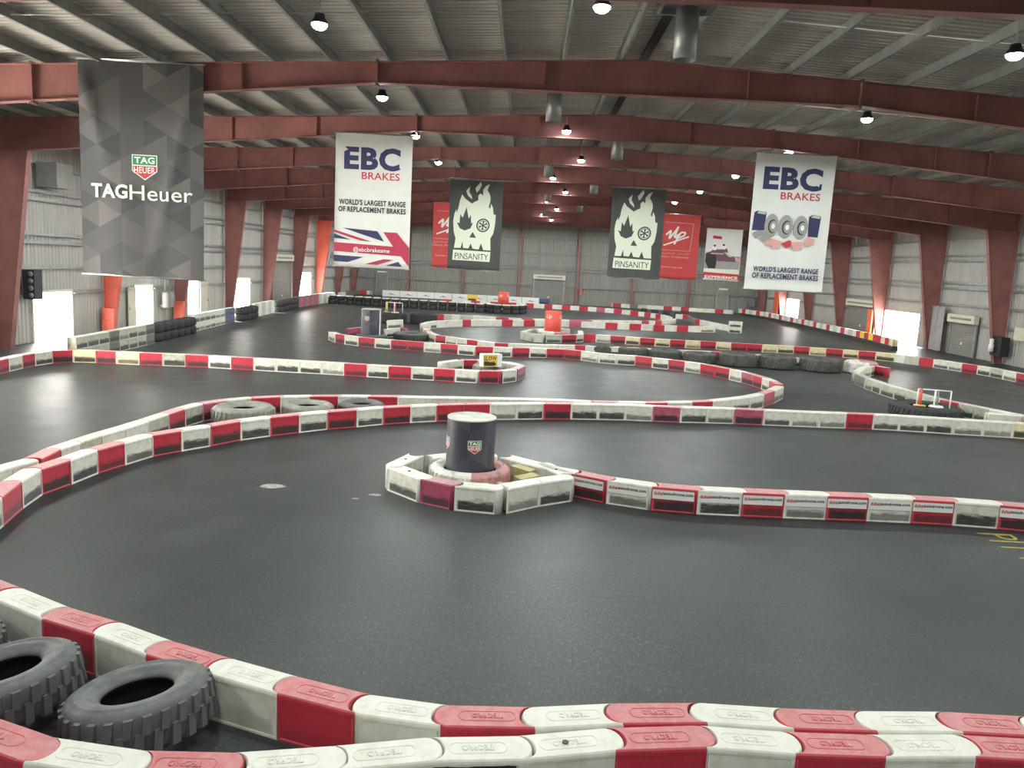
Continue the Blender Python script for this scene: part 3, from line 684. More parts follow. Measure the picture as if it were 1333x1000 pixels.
# white brake banners
def ebc_head(b, w):
    b.text('EBC', (-.385 * w, -1.37, .35 * w, -.5), M['ink_navy'], .045)
    b.text('BRAKES', (-.15 * w, -1.72, .345 * w, -1.44), M['ink_red'], .012)
w, h = 3.0, 5.12
b = Banner('hanging_banner', 'white banner with navy and red lettering above a crossed flag pattern', -6.2, FY[2] - .24, 9.16, w, h, M['banner_white'], 'banners hung from the rafters',
           folds=((-1.45, 0, -.6, -2.4, .06), (1.45, 0, .9, -2.6, .06)), amp=.04, lean=R_(.2))
ebc_head(b, w)
b.text("WORLD'S LARGEST RANGE", (-1.33, -2.72, 1.3, -2.5), M['ink_black'], .03); b.text('OF REPLACEMENT BRAKES', (-1.35, -2.99, 1.32, -2.78), M['ink_black'], .03)
Z = lambda p: [(-1.5 + x / 663 * 3.0, -3.62 - (z - 185) / 330 * 1.45) for x, z in p]
b.poly('flag_band', [Z([(0, 315), (520, 330), (430, 205), (550, 205), (662, 335), (662, 500), (590, 412), (0, 395)])], M['ink_maroon'])
b.poly('flag_navy', [Z([(75, 185), (380, 200), (440, 290)]), Z([(0, 240), (150, 288), (0, 280)]), Z([(0, 428), (265, 435), (125, 487), (0, 485)]), Z([(455, 503), (570, 462), (605, 505)])], M['ink_navy'])
b.poly('flag_stripe', [Z([(0, 205), (335, 296), (240, 292), (0, 225)]), Z([(280, 497), (440, 445), (530, 448), (385, 500)])], M['ink_maroon'])
b.text('@ebcbrakesme', (-.72, -4.56, .72, -4.34), M['ink_white'], .01)
w = 3.08
b = Banner('hanging_banner', 'white banner with navy lettering above pictures of three brake discs', 10.12, FY[2] - .24, 9.18, w, 5.22, M['banner_white'], 'banners hung from the rafters',
           folds=((-1.5, 0, -.5, -1.1, .07), (1.5, 0, .6, -1.4, .07), (1.48, -.1, 1.0, -3.8, .07)), amp=.05, lean=R_(.2))
ebc_head(b, w)
Z = lambda p: [(-1.5 + (x + 20) / 1130 * 2.72, -2.2 - (z - 165) / 610 * 1.5 + (x / 1130) * .1) for x, z in p]
def discs(cx, cz):
    b.poly('brake_disc', [Z(ellipse(cx, cz, 115, 185, 28))], M['disc_grey']); b.poly('disc_shadow', [Z(ellipse(cx + 20, cz + 10, 75, 108, 24))], M['ink_black'])
    b.poly('disc_hub', [Z(ellipse(cx + 34, cz + 12, 66, 92, 24))], M['ink_grey']); b.poly('disc_bore', [Z(ellipse(cx + 28, cz + 8, 30, 42, 20))], M['ink_white'])
b.poly('product_box', [Z([(15, 190), (65, 165), (215, 185), (200, 470), (0, 470)])], M['ink_navy']); b.poly('product_box', [Z([(900, 250), (960, 215), (1090, 240), (1070, 570), (910, 560)])], M['ink_navy'])
b.poly('box_lid', [Z([(60, 205), (80, 170), (210, 188), (195, 225)]), Z([(930, 262), (965, 220), (1085, 244), (1070, 280)])], M['ink_lightgrey'])
for cx, cz in ((310, 395), (535, 410), (775, 420)): discs(cx, cz)
b.poly('brake_pads', [Z([(0, 520), (90, 470), (235, 485), (200, 540), (60, 600)]), Z([(120, 590), (200, 520), (330, 570), (190, 660)])], M['ink_grey'])
b.poly('brake_pads', [Z([(215, 660), (310, 590), (490, 640), (470, 745), (350, 765), (330, 700), (250, 715)])], M['ink_pink'])
b.poly('brake_pads', [Z([(490, 670), (620, 615), (660, 650), (640, 720), (570, 745)])], M['ink_red'])
b.poly('brake_pads', [Z([(640, 650), (820, 640), (830, 760), (690, 785)]), Z([(850, 640), (900, 560), (1020, 600), (1000, 690), (870, 715)])], M['ink_pink'])
b.text("WORLD'S LARGEST RANGE", (-1.28, -4.52, 1.28, -4.31), M['ink_navy'], .03); b.text('OF REPLACEMENT BRAKES', (-1.3, -4.78, 1.3, -4.57), M['ink_navy'], .03)
# skull banners
def skull(b):
    Z = lambda p: [(-1.575 + (x - 190) / 520 * 3.15, -.0 - (z - 55) / 890 * 5.25 + (x - 190) / 520 * .14) for x, z in p]
    head = [(250, 735), (262, 640), (240, 570), (232, 470), (240, 400), (258, 350), (262, 385), (278, 340), (290, 265), (310, 205), (340, 245), (380, 275), (410, 295), (440, 275), (470, 262), (468, 215), (490, 195), (515, 215), (513, 160), (540, 120), (578, 102),
            (555, 160), (585, 215), (590, 260), (575, 330), (590, 345), (597, 295), (618, 340), (625, 400), (648, 405), (645, 500), (632, 590), (605, 640), (612, 760), (540, 755), (515, 690), (495, 750), (435, 742), (415, 690), (393, 740), (340, 735), (333, 670), (315, 735)]
    b.poly('skull', [Z(head)], M['ink_bone'])
    b.poly('flame', [Z([(410, 255), (365, 215), (348, 170), (385, 128), (378, 180), (405, 225)]), Z([(450, 188), (437, 145), (488, 80), (498, 115), (475, 160)])], M['ink_bone'])
    b.poly('flame_eye', [Z([(268, 480), (295, 490), (300, 400), (325, 435), (358, 330), (375, 405), (385, 445), (403, 405), (410, 490), (428, 485), (405, 540), (350, 562), (300, 540)])], M['banner_dark'])
    b.poly('wheel_eye', [Z(ellipse(527, 510, 66, 68, 28))], M['banner_dark']); b.poly('wheel_rim', [Z(ellipse(527, 510, 52, 54, 28))], M['ink_bone']); b.poly('wheel_hub', [Z(ellipse(527, 510, 45, 47, 28))], M['banner_dark'])
    for k in range(6):
        a = k * math.pi / 3 + .1
        b.poly('spoke', [Z([(527 + 10 * math.cos(a), 510 + 10 * math.sin(a)), (527 + 42 * math.cos(a - .32), 510 + 42 * math.sin(a - .32)), (527 + 42 * math.cos(a + .32), 510 + 42 * math.sin(a + .32))])], M['ink_bone'])
    b.poly('nose', [Z([(400, 630), (428, 575), (465, 635)])], M['banner_dark'])
    b.poly('name_panel', [Z([(243, 752), (613, 775), (608, 875), (238, 855)])], M['ink_bone'])
    z = lambda x, y: Z([(x, y)])[0]
    p, q = z(262, 848), z(592, 788); b.text('PINSANITY', (p[0], p[1] + .02, q[0], q[1] - .06), M['ink_black'], .0)
for x, lb in ((-3.25, 'charcoal banner with a flaming skull, hung left of the ridge'), (6.35, 'charcoal banner with a flaming skull, hung right of the ridge')):
    b = Banner('hanging_banner', lb, x, FY[4] - .24, 9.27, 3.15, 5.25, M['banner_dark'], 'banners hung from the rafters', amp=.03, lean=R_(.2)); skull(b)
# red banners
def up(b):
    Z = lambda p: [(-1.38 + (x - 100) / 460 * 2.6, -(z - 60) / 880 * 4.4) for x, z in p]
    def stroke(pts, wd):
        polys = []
        for (xa, za), (xb, zb) in zip(pts, pts[1:]):
            L = math.hypot(xb - xa, zb - za); nx, nz = -(zb - za) / L * wd / 2, (xb - xa) / L * wd / 2
            polys.append(Z([(xa + nx, za + nz), (xb + nx, zb + nz), (xb - nx, zb - nz), (xa - nx, za - nz)]))
        return polys
    b.poly('script_mark', stroke([(172, 345), (232, 280), (215, 395), (300, 265), (318, 225), (275, 375), (345, 320), (280, 470)], 22) + stroke([(290, 385), (360, 300), (410, 300), (395, 345), (320, 385)], 20) + stroke([(150, 490), (455, 355)], 18), M['ink_white'])
    b.poly('border_line', stroke([(150, 170), (500, 178), (480, 555), (115, 550)], 7), M['ink_pink'])
    b.text('\ufea6\ufe8e\ufead\ufe8e\ufed8\ufecc\ufee0\ufedf \ufea9\ufe8e\ufea4\ufe97\ufefb\ufe8d', (-1.32, -2.79, .75, -2.6), M['ink_pink'], 0)
    b.text('Union Properties', (-1.32, -3.02, .75, -2.83), M['ink_pink'], .01)
    b.text('www.up.ae', (-1.15, -3.73, .35, -3.58), M['ink_pink'], .01)
for x, lb in ((-5.4, 'plain red banner with white script, half hidden by the left skull banner'), (10.45, 'plain red banner with white script, beside the right skull banner')):
    b = Banner('hanging_banner', lb, x, FY[5] - .24, 8.47, 2.7, 4.45, M['banner_red'], 'banners hung from the rafters', amp=.03, lean=R_(.2)); up(b)
# kart picture banner
b = Banner('hanging_banner', 'small banner with a photo of racing karts and a red bottom stripe', 15.5, FY[6] - .24, 8.12, 2.85, 4.05, M['banner_white'], 'banners hung from the rafters', amp=.03, lean=R_(.3))
Z = lambda p: [(-1.42 + (x - 690 + (z - 300) * .09) / 460 * 2.85, -(z - 255) / 700 * 4.05 + (x - 690) / 460 * .12) for x, z in p]
b.poly('asphalt_picture', [Z([(655, 600), (1110, 640), (1095, 815), (640, 800)])], M['ink_grey'])
b.poly('red_tab', [Z([(768, 355), (880, 368), (878, 405), (765, 395)])], M['ink_maroon'])
b.poly('kart_body', [Z([(670, 590), (760, 560), (860, 540), (1000, 640), (1110, 660), (1100, 715), (820, 700), (800, 640), (670, 650)])], M['ink_purple'])
b.poly('kart_fairing', [Z([(885, 560), (920, 570), (1010, 650), (960, 640)]), Z([(740, 590), (900, 595), (900, 610), (740, 605)])], M['ink_lightgrey'])
b.poly('tyre_picture', [Z([(680, 600), (800, 610), (810, 690), (790, 800), (700, 800), (660, 700)])], M['ink_black'])
b.poly('nose_cone', [Z([(1040, 640), (1110, 665), (1105, 718), (1050, 705)])], M['ink_pink'])
for cx, cz in ((785, 525), (900, 515)):
    b.poly('driver_suit', [Z([(cx - 55, cz + 60), (cx - 20, cz + 10), (cx + 40, cz + 10), (cx + 60, cz + 70)])], M['ink_purple'])
    b.poly('helmet', [Z(ellipse(cx, cz, 33, 30, 16))], M['ink_white']); b.poly('helmet_crest', [Z(ellipse(cx + 2, cz - 33, 16, 14, 12))], M['ink_black'])
b.poly('cream_stripe', [Z([(640, 812), (1098, 822), (1095, 880), (640, 848)])], M['ink_bone'])
b.poly('red_stripe', [Z([(638, 848), (1092, 882), (1088, 960), (630, 930)])], M['ink_red'])
b.text('EXPERIENCE', (-1.32, -3.93, 1.3, -3.7), M['ink_white'], .04)
# two extra eyelet ropes for the nearest banner
# ---------------------------------------------------------------- barrier blocks
BH, BW = .46, .34
def outline(L, W, d, n=10):
    h = W / 2; p = []
    p += [(0, -h), (L, -h)]
    for i in range(1, n): a = -math.pi / 2 + math.pi * i / n; p.append((L + d * math.cos(a), h * math.sin(a)))
    p += [(L, h), (0, h)]
    for i in range(1, n): a = math.pi / 2 - math.pi * i / n; p.append((d * math.cos(a), h * math.sin(a)))
    return p
def block_bm(hi, d=.16, H=BH, flip=False):
    """hollow-moulded block of unit pitch along x: rounded nose, matching hollow tail, rolled top edge, sunk face panels, raised slot on top"""
    L = 1.0; bm = bmesh.new(); g = .006
    base = outline(L - g, BW, d)
    def inset(t):
        s = (BW / 2 - t) / (BW / 2)
        out = []
        for i, (x, y) in enumerate(base):
            y2 = y * s
            if abs(y) == BW / 2: x2 = x + (t * .6 if x < .5 else -t * .6)
            elif x > .5: x2 = x - t
            else: x2 = x + t
            out.append((x2, y2))
        return out
    levels = [(0, 0), (0, H - .03), (.006, H - .012), (.018, H)] if hi else [(0, 0), (0, H - .022), (.014, H)]
    rings = []
    for t, z in levels:
        rings.append([bm.verts.new((x, y, z)) for x, y in inset(t)])
    n = len(base)
    for a, b in zip(rings, rings[1:]):
        for i in range(n):
            f = bm.faces.new((a[i], a[(i + 1) % n], b[(i + 1) % n], b[i]))
            if not (abs(base[i][1]) == BW / 2 and abs(base[(i + 1) % n][1]) == BW / 2): f.smooth = True
    bm.faces.new(rings[-1]); bm.faces.new(rings[0][::-1])
    bm.normal_update()
    sides = [f for f in bm.faces if abs(f.normal.y) > .99 and f.calc_area() > .1]
    bmesh.ops.inset_individual(bm, faces=sides, thickness=.028, depth=0)
    r = bmesh.ops.inset_individual(bm, faces=sides, thickness=.012, depth=-.010)
    if hi:   # raised slot rim on the top
        def rr(cx, hx, hy):
            return [(cx + s * (hx - hy) + hy * math.cos(a), hy * math.sin(a)) for s, a0 in ((1, -math.pi / 2), (-1, math.pi / 2)) for a in [a0 + math.pi * k / 8 for k in range(9)]]
        o_, i_ = rr(.54, .33, .075), rr(.54, .32, .066)
        for pa, pb, za, zb in ((rr(.54, .334, .079), o_, H, H + .004), (o_, i_, H + .004, H + .004), (i_, rr(.54, .316, .062), H + .004, H)):
            A = [bm.verts.new((x, y, za)) for x, y in pa]; B = [bm.verts.new((x, y, zb)) for x, y in pb]
            for k in range(len(A)): bm.faces.new((A[k], A[(k + 1) % len(A)], B[(k + 1) % len(A)], B[k]))
        t = text_bm('TECPRO', (.36, -.035, .72, .035), .01)
        me = bpy.data.meshes.new('letters'); t.to_mesh(me); t.free(); k0 = len(bm.verts); bm.from_mesh(me); bpy.data.meshes.remove(me); bm.verts.ensure_lookup_table()
        for v in bm.verts[k0:]:
            x, z = v.co.x, v.co.z
            v.co = (1.08 - x, -z, H + .0005) if flip else (x, z, H + .0005)
        lf = [f for f in bm.faces if f.verts[0].index >= k0 or f.verts[0].index == -1]
        bm.verts.index_update(); lf = [f for f in bm.faces if all(v.index >= k0 for v in f.verts)]
        ex = bmesh.ops.extrude_face_region(bm, geom=lf)
        for e in ex['geom']:
            if isinstance(e, bmesh.types.BMVert): e.co.z += .0035
    return bm
meshes = {}
def block_mesh(c, kind):
    c = 'w' if c in 'hx' else c
    if (c, kind) not in meshes:
        hi = kind in ('clean', 'cleanflip')
        bm = block_bm(hi, flip=kind == 'cleanflip')
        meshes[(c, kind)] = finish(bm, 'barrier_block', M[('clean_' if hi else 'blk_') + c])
    return meshes[(c, kind)]
bm = bmesh.new(); bm_tube(bm, (0, 0, BH + .001), (0, 0, BH + .012), .028, 14); hole_me = finish(bm, 'filler_hole', M['black'])
bm = bmesh.new(); bm_box(bm, .02, -BW / 2 - .004, .24, .965, -BW / 2 + .012, .415); sticker_me = finish(bm, 'sticker', M['white_vinyl'])
sa = text_bm('dubai', (.05, .315, .27, .385), .035); [setattr(v.co, 'y', -BW / 2 - .006) for v in sa.verts]; red_let = finish(sa, 'lettering', M['ink_red'], False)
sa = text_bm('autodrome.com', (.275, .325, .94, .385), .035); [setattr(v.co, 'y', -BW / 2 - .006) for v in sa.verts]; blk_let = finish(sa, 'lettering', M['ink_black'], False)

PHR = {'front': ('row nearest the camera', 'from the left'), 'second': ('second row from the camera', 'from the left'),
       'long': ('long row behind the near drum', 'from the left'), 'loop_near': ('row behind the three wedged tyres', 'from the left'),
       'loop_far': ('hairpin row behind the yellow box', 'from the left'), 'island': ('ring around the near shield drum', 'from the left'),
       'island_back': ('back of the near drum ring', 'from the left'), 'tail': ('sticker row beside the near drum', 'from the left'),
       'outer': ('row curving below the left doorway', 'from the left'), 'outer_back': ('back of the yellow box pen', 'from the right'),
       'hairpin_near': ('row behind the dark tyre line', 'from the left'), 'hairpin_far': ('row behind the nearer red drum', 'from the left'),
       'ring_red': ('ring round the nearer red drum', 'from the left'), 'ring_red_back': ('back of the red drum ring', 'from the left'),
       'middle': ('row right of the red drum', 'from the left'), 'right_bend': ('bend behind the red marker gate', 'from the left'),
       'right_bend_back': ('upper tip of the right bend', 'from the left'), 'far_red': ('row behind the farther red drum', 'from the left'),
       'far_red_return': ('row before the farther red drum', 'from the right'), 'back_right': ('row along the back wall', 'from the left'),
       'back_left': ('row at the back left corner', 'from the left'), 'wedge': ('far white-ended wedge', 'from the left'), 'wedge_tip': ('tip of the far wedge', 'from the left'),
       'left_wall': ('stacked row along the left wall', 'from camera end'), 'right_wall': ('row along the right wall', 'from camera end')}
pool = []      # (screen size, chain, colour, x, y, z, rot, len, last-in-bend angles)
def add_chain(name, pts, cols, z=0):
    segs = []
    for i, c in enumerate(cols):
        (xa, ya), (xb, yb) = pts[i], pts[i + 1]; L = math.hypot(xb - xa, yb - ya)
        k = max(1, round(L / .88)) if L > 1.28 else 1
        for q in range(k):
            cc = c if k < 3 or q % 2 == 0 else ('w' if c == 'r' else c)
            segs.append(((xa + (xb - xa) * q / k, ya + (yb - ya) * q / k), (xa + (xb - xa) * (q + 1) / k, ya + (yb - ya) * (q + 1) / k), cc))
    for i, (a, b, c) in enumerate(segs):
        ang = math.atan2(b[1] - a[1], b[0] - a[0]); L = math.hypot(b[0] - a[0], b[1] - a[1])
        def trim(j):
            if j < 0 or j >= len(segs): return 0
            p, q, _ = segs[j]; t = abs((math.atan2(q[1] - p[1], q[0] - p[0]) - ang + math.pi) % (2 * math.pi) - math.pi)
            return min(.14, .5 * BW / 2 * math.tan(min(t, 1.4) / 2))
        t0, t1 = trim(i - 1), trim(i + 1)
        L2 = max(.25, L - t0 - t1)
        pool.append((L / (a[0] ** 2 + a[1] ** 2) ** .5 * (1 / (1 + .02 * a[1])), name, c, a[0] + math.cos(ang) * t0, a[1] + math.sin(ang) * t0, z, ang, L2))
for nm, (pts, cols) in CHAINS.items():
    if nm == 'second': add_chain(nm, pts[::-1], cols[::-1])      # noses point left in this row
    else: add_chain(nm, pts, cols)
# stacked rows along the two side walls
def wall_row(name, path, spec, z):
    d = [0]
    for (xa, ya), (xb, yb) in zip(path, path[1:]): d.append(d[-1] + math.hypot(xb - xa, yb - ya))
    def at(t):
        for i in range(len(d) - 1):
            if t <= d[i + 1] or i == len(d) - 2:
                u = (t - d[i]) / (d[i + 1] - d[i]); return (path[i][0] + (path[i + 1][0] - path[i][0]) * u, path[i][1] + (path[i + 1][1] - path[i][1]) * u)
    for a, b, pat in spec:
        n = max(1, round((b - a) / .84))
        add_chain(name, [at(a + (b - a) * i / n) for i in range(n + 1)], [pat[i % len(pat)] for i in range(n)], z)
LP = [(-16.9, 28.6), (-17.3, 35.6), (-18.0, 41.5), (-18.4, 47), (-19.0, 58), (-19.3, 65), (-19.2, 74.5), (-18.2, 84)]
for z in (0, BH): wall_row('left_wall', LP, ((0, 7.0, 'gggd'), (13.0, 18.4, 'w'), (18.4, 20.2, 'B'), (24.6, 29.6, 'gw'), (36.5, 43, 'dp'), (43, 48, 'gw')), z)
RP = [(25.3, 91.5), (26.4, 86), (26.5, 77), (26.2, 67.4), (26.0, 61.5), (25.7, 57), (25.2, 53)]
wall_row('right_wall', RP[::-1], ((0, 3.4, 'yr'), (3.4, 7, 'rY'), (7, 39.2, 'rwgw')), .28)
d0 = 0
for i, ((xa, ya), (xb, yb)) in enumerate(zip(RP[::-1], RP[::-1][1:])):
    L = math.hypot(xb - xa, yb - ya); n = max(1, round(L / 3.2)); ang = math.atan2(yb - ya, xb - xa)
    for q in range(n):
        bm = bmesh.new(); bm_prism(bm, [(-.2, 0), (.2, 0), (.2, .24), (.17, .28), (-.17, .28), (-.2, .24)], 'x', .02, L / n - .02); d0 += 1
        o = obj('rubber_kerb', bm, M['rubber'], loc=(xa + (xb - xa) * q / n, ya + (yb - ya) * q / n, 0), rot=(0, 0, ang))
        tag(o, ORD[d0 - 1] + ' black rubber kerb from the camera end under the right wall row', 'kerb', 'kerbs along the right wall')
pool.sort(key=lambda p: -p[0])
count = {}
keep = pool[:306]
order = sorted(range(len(keep)), key=lambda i: 0)
# ordinals follow the order along each chain
full = {}
for i, p in enumerate(pool): full.setdefault(p[1], [])
seq = []
for nm in list(CHAINS) + ['left_wall', 'right_wall']:
    mem = [p for p in pool if p[1] == nm]
    if nm in ('left_wall', 'right_wall'): mem.sort(key=lambda p: (p[5], p[4]))
    else:
        ref = CHAINS[nm][0]
        def along(p):
            best = (1e9, 0)
            for i, ((xa, ya), (xb, yb)) in enumerate(zip(ref, ref[1:])):
                L2 = (xb - xa) ** 2 + (yb - ya) ** 2; t = max(0, min(1, ((p[3] - xa) * (xb - xa) + (p[4] - ya) * (yb - ya)) / L2))
                dd = math.hypot(p[3] - xa - t * (xb - xa), p[4] - ya - t * (yb - ya))
                if dd < best[0] - 1e-6: best = (dd, i + t)
            return best[1]
        mem.sort(key=along)
        if nm in ('outer_back', 'far_red_return'): pass
    for p in mem: seq.append(p)
keepset = set(map(id, keep)); rest = []
for p in seq:
    _, nm, c, x, y, z, ang, L = p
    key = (nm, c, z > .3 and nm == 'left_wall'); count[key] = count.get(key, 0) + 1
    if id(p) not in keepset: rest.append(p); continue
    kind = 'cleanflip' if nm == 'front' else 'clean' if nm == 'second' else 'std'
    o = link('barrier_block', block_mesh(c, kind), None, (x, y, z), (0, 0, ang), (L, 1, 1))
    ph, frm = PHR[nm]
    lv = ('upper ' if z > .3 else 'lower ') if nm == 'left_wall' else ''
    lb = '%s %s%s block %s, %s' % (ORD[count[key] - 1], lv, CN[c], frm, ph)
    tag(o, lb, 'barrier block', 'blocks of the ' + ph)
    if c == 'h':
        q = link('filler_hole', hole_me, o, (.5, 0, 0), (0, 0, 0), (1 / L, 1, 1))
    if c == 'x':
        bm = bmesh.new()
        pts = [(.03, .0), (.03, .40), (.2, .415), (.27, .40), (.42, .395), (.55, .41), (.7, .40), (.86, .415), (.95, .405), (.95, 0)]
        bm_prism(bm, pts, 'y', -BW / 2 - .002, -BW / 2 + .02); obj('torn_opening', bm, M['black'], o)
    if nm == 'tail' and x > -.3 and not (c == 'w' and count[key] in (1, 2, 8)):
        st = link('sticker', sticker_me, o); link('lettering', red_let, st); link('lettering', blk_let, st)
# the far remainder, past three hundred of a kind
bm = bmesh.new(); cidx = {}; mats_ = []
for p in rest:
    _, nm, c, x, y, z, ang, L = p
    c = 'w' if c in 'hx' else c
    if c not in cidx: cidx[c] = len(mats_); mats_.append(M['blk_' + c])
    k0 = len(bm.verts); f0 = len(bm.faces); bm.from_mesh(block_mesh(c, 'std')); bm.verts.ensure_lookup_table(); bm.faces.ensure_lookup_table()
    mt = Matrix.Translation((x, y, z)) @ Matrix.Rotation(ang, 4, 'Z') @ Matrix.Diagonal((L, 1, 1, 1))
    for v in bm.verts[k0:]: v.co = mt @ v.co
    for f in bm.faces[f0:]: f.material_index = cidx[c]
if rest:
    for m in set(mats_): pass
    o = obj('distant_barrier_blocks', bm, [M['far_' + c] if 'far_' + c in M else mat('distant_' + CN[c].replace(' ', '_').replace('-', '_'), BASE[c], .6, build=noisy(.15, 2)) for c in cidx])
    tag(o, 'small far red and white barrier blocks along the walls and back of the hall', 'barrier blocks', kind='stuff')

# ---------------------------------------------------------------- tyres
def tyre_bm(D=1.28, T=.42, hole=.40, lugs=26, seg=78, hi=True):
    R, bm = D / 2, bmesh.new(); r = R * hole; h = T / 2
    prof = [(r, -h * .62), (r + .02, -h * .72), (r + .05, -h * .86), (r + (R - r) * .45, -h * .98), (R - .10, -h * .94), (R - .06, -h * .84), (R - .035, -h * .6), (R - .03, 0), (R - .035, h * .6),
            (R - .06, h * .84), (R - .10, h * .94), (R - .12, h * .95), (R - .132, h * 1.03), (R - .15, h * 1.03), (R - .165, h * .95), (r + (R - r) * .45, h * .98), (r + .10, h * .97), (r + .085, h * .90), (r + .04, h * .84), (r + .015, h * .72), (r, h * .62), (r + .035, h * .4), (r + .13, 0), (r + .035, -h * .4)]
    bm_lathe(bm, [(a, z + h) for a, z in prof], seg)
    for f in bm.faces:
        c = f.calc_center_median(); rr = math.hypot(c.x, c.y)
        if rr < r + .09 and abs(c.z - h) < h * .6: f.material_index = 1
    if hi:
        for row in (0, 1):
            for i in range(lugs):
                a0 = 2 * math.pi * (i + .5 * row) / lugs; aw = 2 * math.pi / lugs * .62
                z0, z1 = (h * .0 + h - .02, 2 * h - .06) if row else (.035, h + .02)
                A = []
                for (aa, rr, zz) in ((a0, R - .06, z0), (a0 + aw, R - .06, z0), (a0 + aw + .04, R - .075, z1), (a0 + .04, R - .075, z1)):
                    A.append(bm.verts.new((rr * math.cos(aa), rr * math.sin(aa), zz)))
                B = []
                zc = (z0 + z1) / 2
                for (aa, rr, zz) in ((a0 + .02, R, z0 + .015), (a0 + aw - .02, R, z0 + .015), (a0 + aw + .02, R - .012, z1 - .012), (a0 + .06, R - .012, z1 - .012)):
                    B.append(bm.verts.new((rr * math.cos(aa), rr * math.sin(aa), zz)))
                bm.faces.new(B)
                for k in range(4): bm.faces.new((A[k], A[(k + 1) % 4], B[(k + 1) % 4], B[k]))
    return bm
tm = {}
def tyre(key, m, D, T, hole=.42, lugs=26, hi=True, seg=78):
    k = (key, D, T)
    if k not in tm: tm[k] = finish(tyre_bm(D, T, hole, lugs, seg, hi), 'tyre', [m, M['tyre_liner_shade']])
    return tm[k]
def put_tyre(me, x, y, z, label, group, rot=(0, 0, 0)):
    return tag(link('tyre', me, None, (x, y, z), rot), label, 'tyre', group)
G1 = 'large treaded tyres'
put_tyre(tyre('n', M['rubber_dusty'], 1.28, .43, .47), -4.6, 6.62, .10, 'dusty treaded tyre cut by the left edge between the two nearest rows', G1, (R_(-4), R_(-8), .4))
put_tyre(tyre('n', M['rubber_dusty'], 1.28, .43, .47), -3.25, 6.38, .10, 'dusty treaded tyre lying whole between the two nearest barrier rows', G1, (R_(-5), R_(-8), 0))
put_tyre(tyre('n', M['rubber_dusty'], 1.28, .43, .47), -5.82, 7.25, .0, 'treaded tyre barely showing at the left edge, behind the other two', G1)
put_tyre(tyre('a', M['rubber_pale'], 1.6, .48, .38, 34), -7.15, 19.62, 0, 'largest pale tyre wedged behind the long row, leftmost of three', G1, (0, 0, .2))
put_tyre(tyre('b', M['rubber_pale'], 1.4, .44, .42, 30), -5.75, 20.6, 0, 'middle pale tyre of the three wedged behind the long row', G1, (0, 0, .5))
put_tyre(tyre('c', M['rubber_dusty'], 1.3, .44, .42, 30), -4.42, 21.2, 0, 'rightmost dark treaded tyre of the three wedged behind the long row', G1, (0, 0, .9))
for j, (x, y, D) in enumerate(((4.1, 41.2, 1.7), (5.75, 40.55, 1.6), (7.35, 40.1, 1.7), (9.0, 39.5, 1.75), (10.8, 39.0, 1.9), (12.7, 38.8, 1.85), (14.78, 38.6, 2.0))):
    put_tyre(tyre('l%d' % (j > 3), M['rubber_line_grey'], D, .62 if j > 3 else .5, .45, 40), x, y, 0, ORD[j] + ' dark tyre from the left in the tyre line behind the loop', 'dark tyre line', (0, 0, j))
put_tyre(tyre('half', M['tyre_painted'], 1.6, .6, .45, 36), 16.75, 38.5, 0, 'last tyre of the line, half white and half faded pink', 'dark tyre line', (0, 0, .0))
put_tyre(tyre('g', M['rubber'], 2.3, .44, .48, 40), 13.75, 26.2, 0, 'wide dark tyre lying under the red and white marker gate', G1)
put_tyre(tyre('s', M['rubber_pale'], 1.35, .42, .45, 30), -1.35, 31.1, 0, 'pale tyre inside the pen under the yellow slow box', G1)
put_tyre(tyre('i', M['tyre_painted'], 1.62, .5, .62, 38), -.93, 14.82, 0, 'tyre painted half white half pink around the near shield drum', G1)
put_tyre(tyre('f', M['rubber_dusty'], 2.1, .4, .45, 34), -6.3, 43.4, 0, 'flat dusty tyre lying right of the silver-edged drum', G1)
put_tyre(tyre('f2', M['rubber_dusty'], 1.7, .4, .64, 34), -8.2, 41.4, 0, 'flat tyre under the silver-edged shield drum', G1)
put_tyre(tyre('t1', M['rubber'], 1.95, .72, .45, 34), -9.3, 54.6, 0, 'black thick tyre under the small yellow and red marker gate', G1)
put_tyre(tyre('t1', M['rubber'], 1.95, .72, .45, 34), -7.2, 55.2, 0, 'black thick tyre right of the small marker gate', G1)
# far stacked tyre rows: two high
low = tyre('lo', M['rubber'], .84, .42, .5, 0, False, 28); cap = tyre('cap', M['tyre_capped'], .84, .42, .5, 0, False, 28)
k = 0; path = [(-18.3, 73.4), (-12.4, 72.2), (-6.7, 72.0), (-4.2, 71.3)]
n = 17
seglen = [math.hypot(q[0] - p[0], q[1] - p[1]) for p, q in zip(path, path[1:])]
for i in range(n):
    t = i / (n - 1) * sum(seglen); a = 0
    while a < 2 and t > seglen[a]: t -= seglen[a]; a += 1
    u = t / seglen[a]
    x = path[a][0] + (path[a + 1][0] - path[a][0]) * u; y = path[a][1] + (path[a + 1][1] - path[a][1]) * u
    for z, me, wd in ((0, low, 'lower'), (.42, cap, 'white-topped upper')):
        put_tyre(me, x, y, z, '%s %s tyre from the left in the far black tyre wall' % (ORD[i], wd), 'far black tyre wall')
for i in range(9):
    a = math.pi + math.pi * (i / 8) * 1.15 - .1; x, y = -2.0 + 1.75 * math.cos(a), 74.0 + 2.9 * math.sin(a)
    for z, me, wd in ((0, low, 'lower'), (.42, cap, 'white-topped upper')):
        put_tyre(me, x, y, z, '%s %s tyre around the farther red drum, from the left' % (ORD[i], wd), 'tyres around the farther red drum')
j = 0
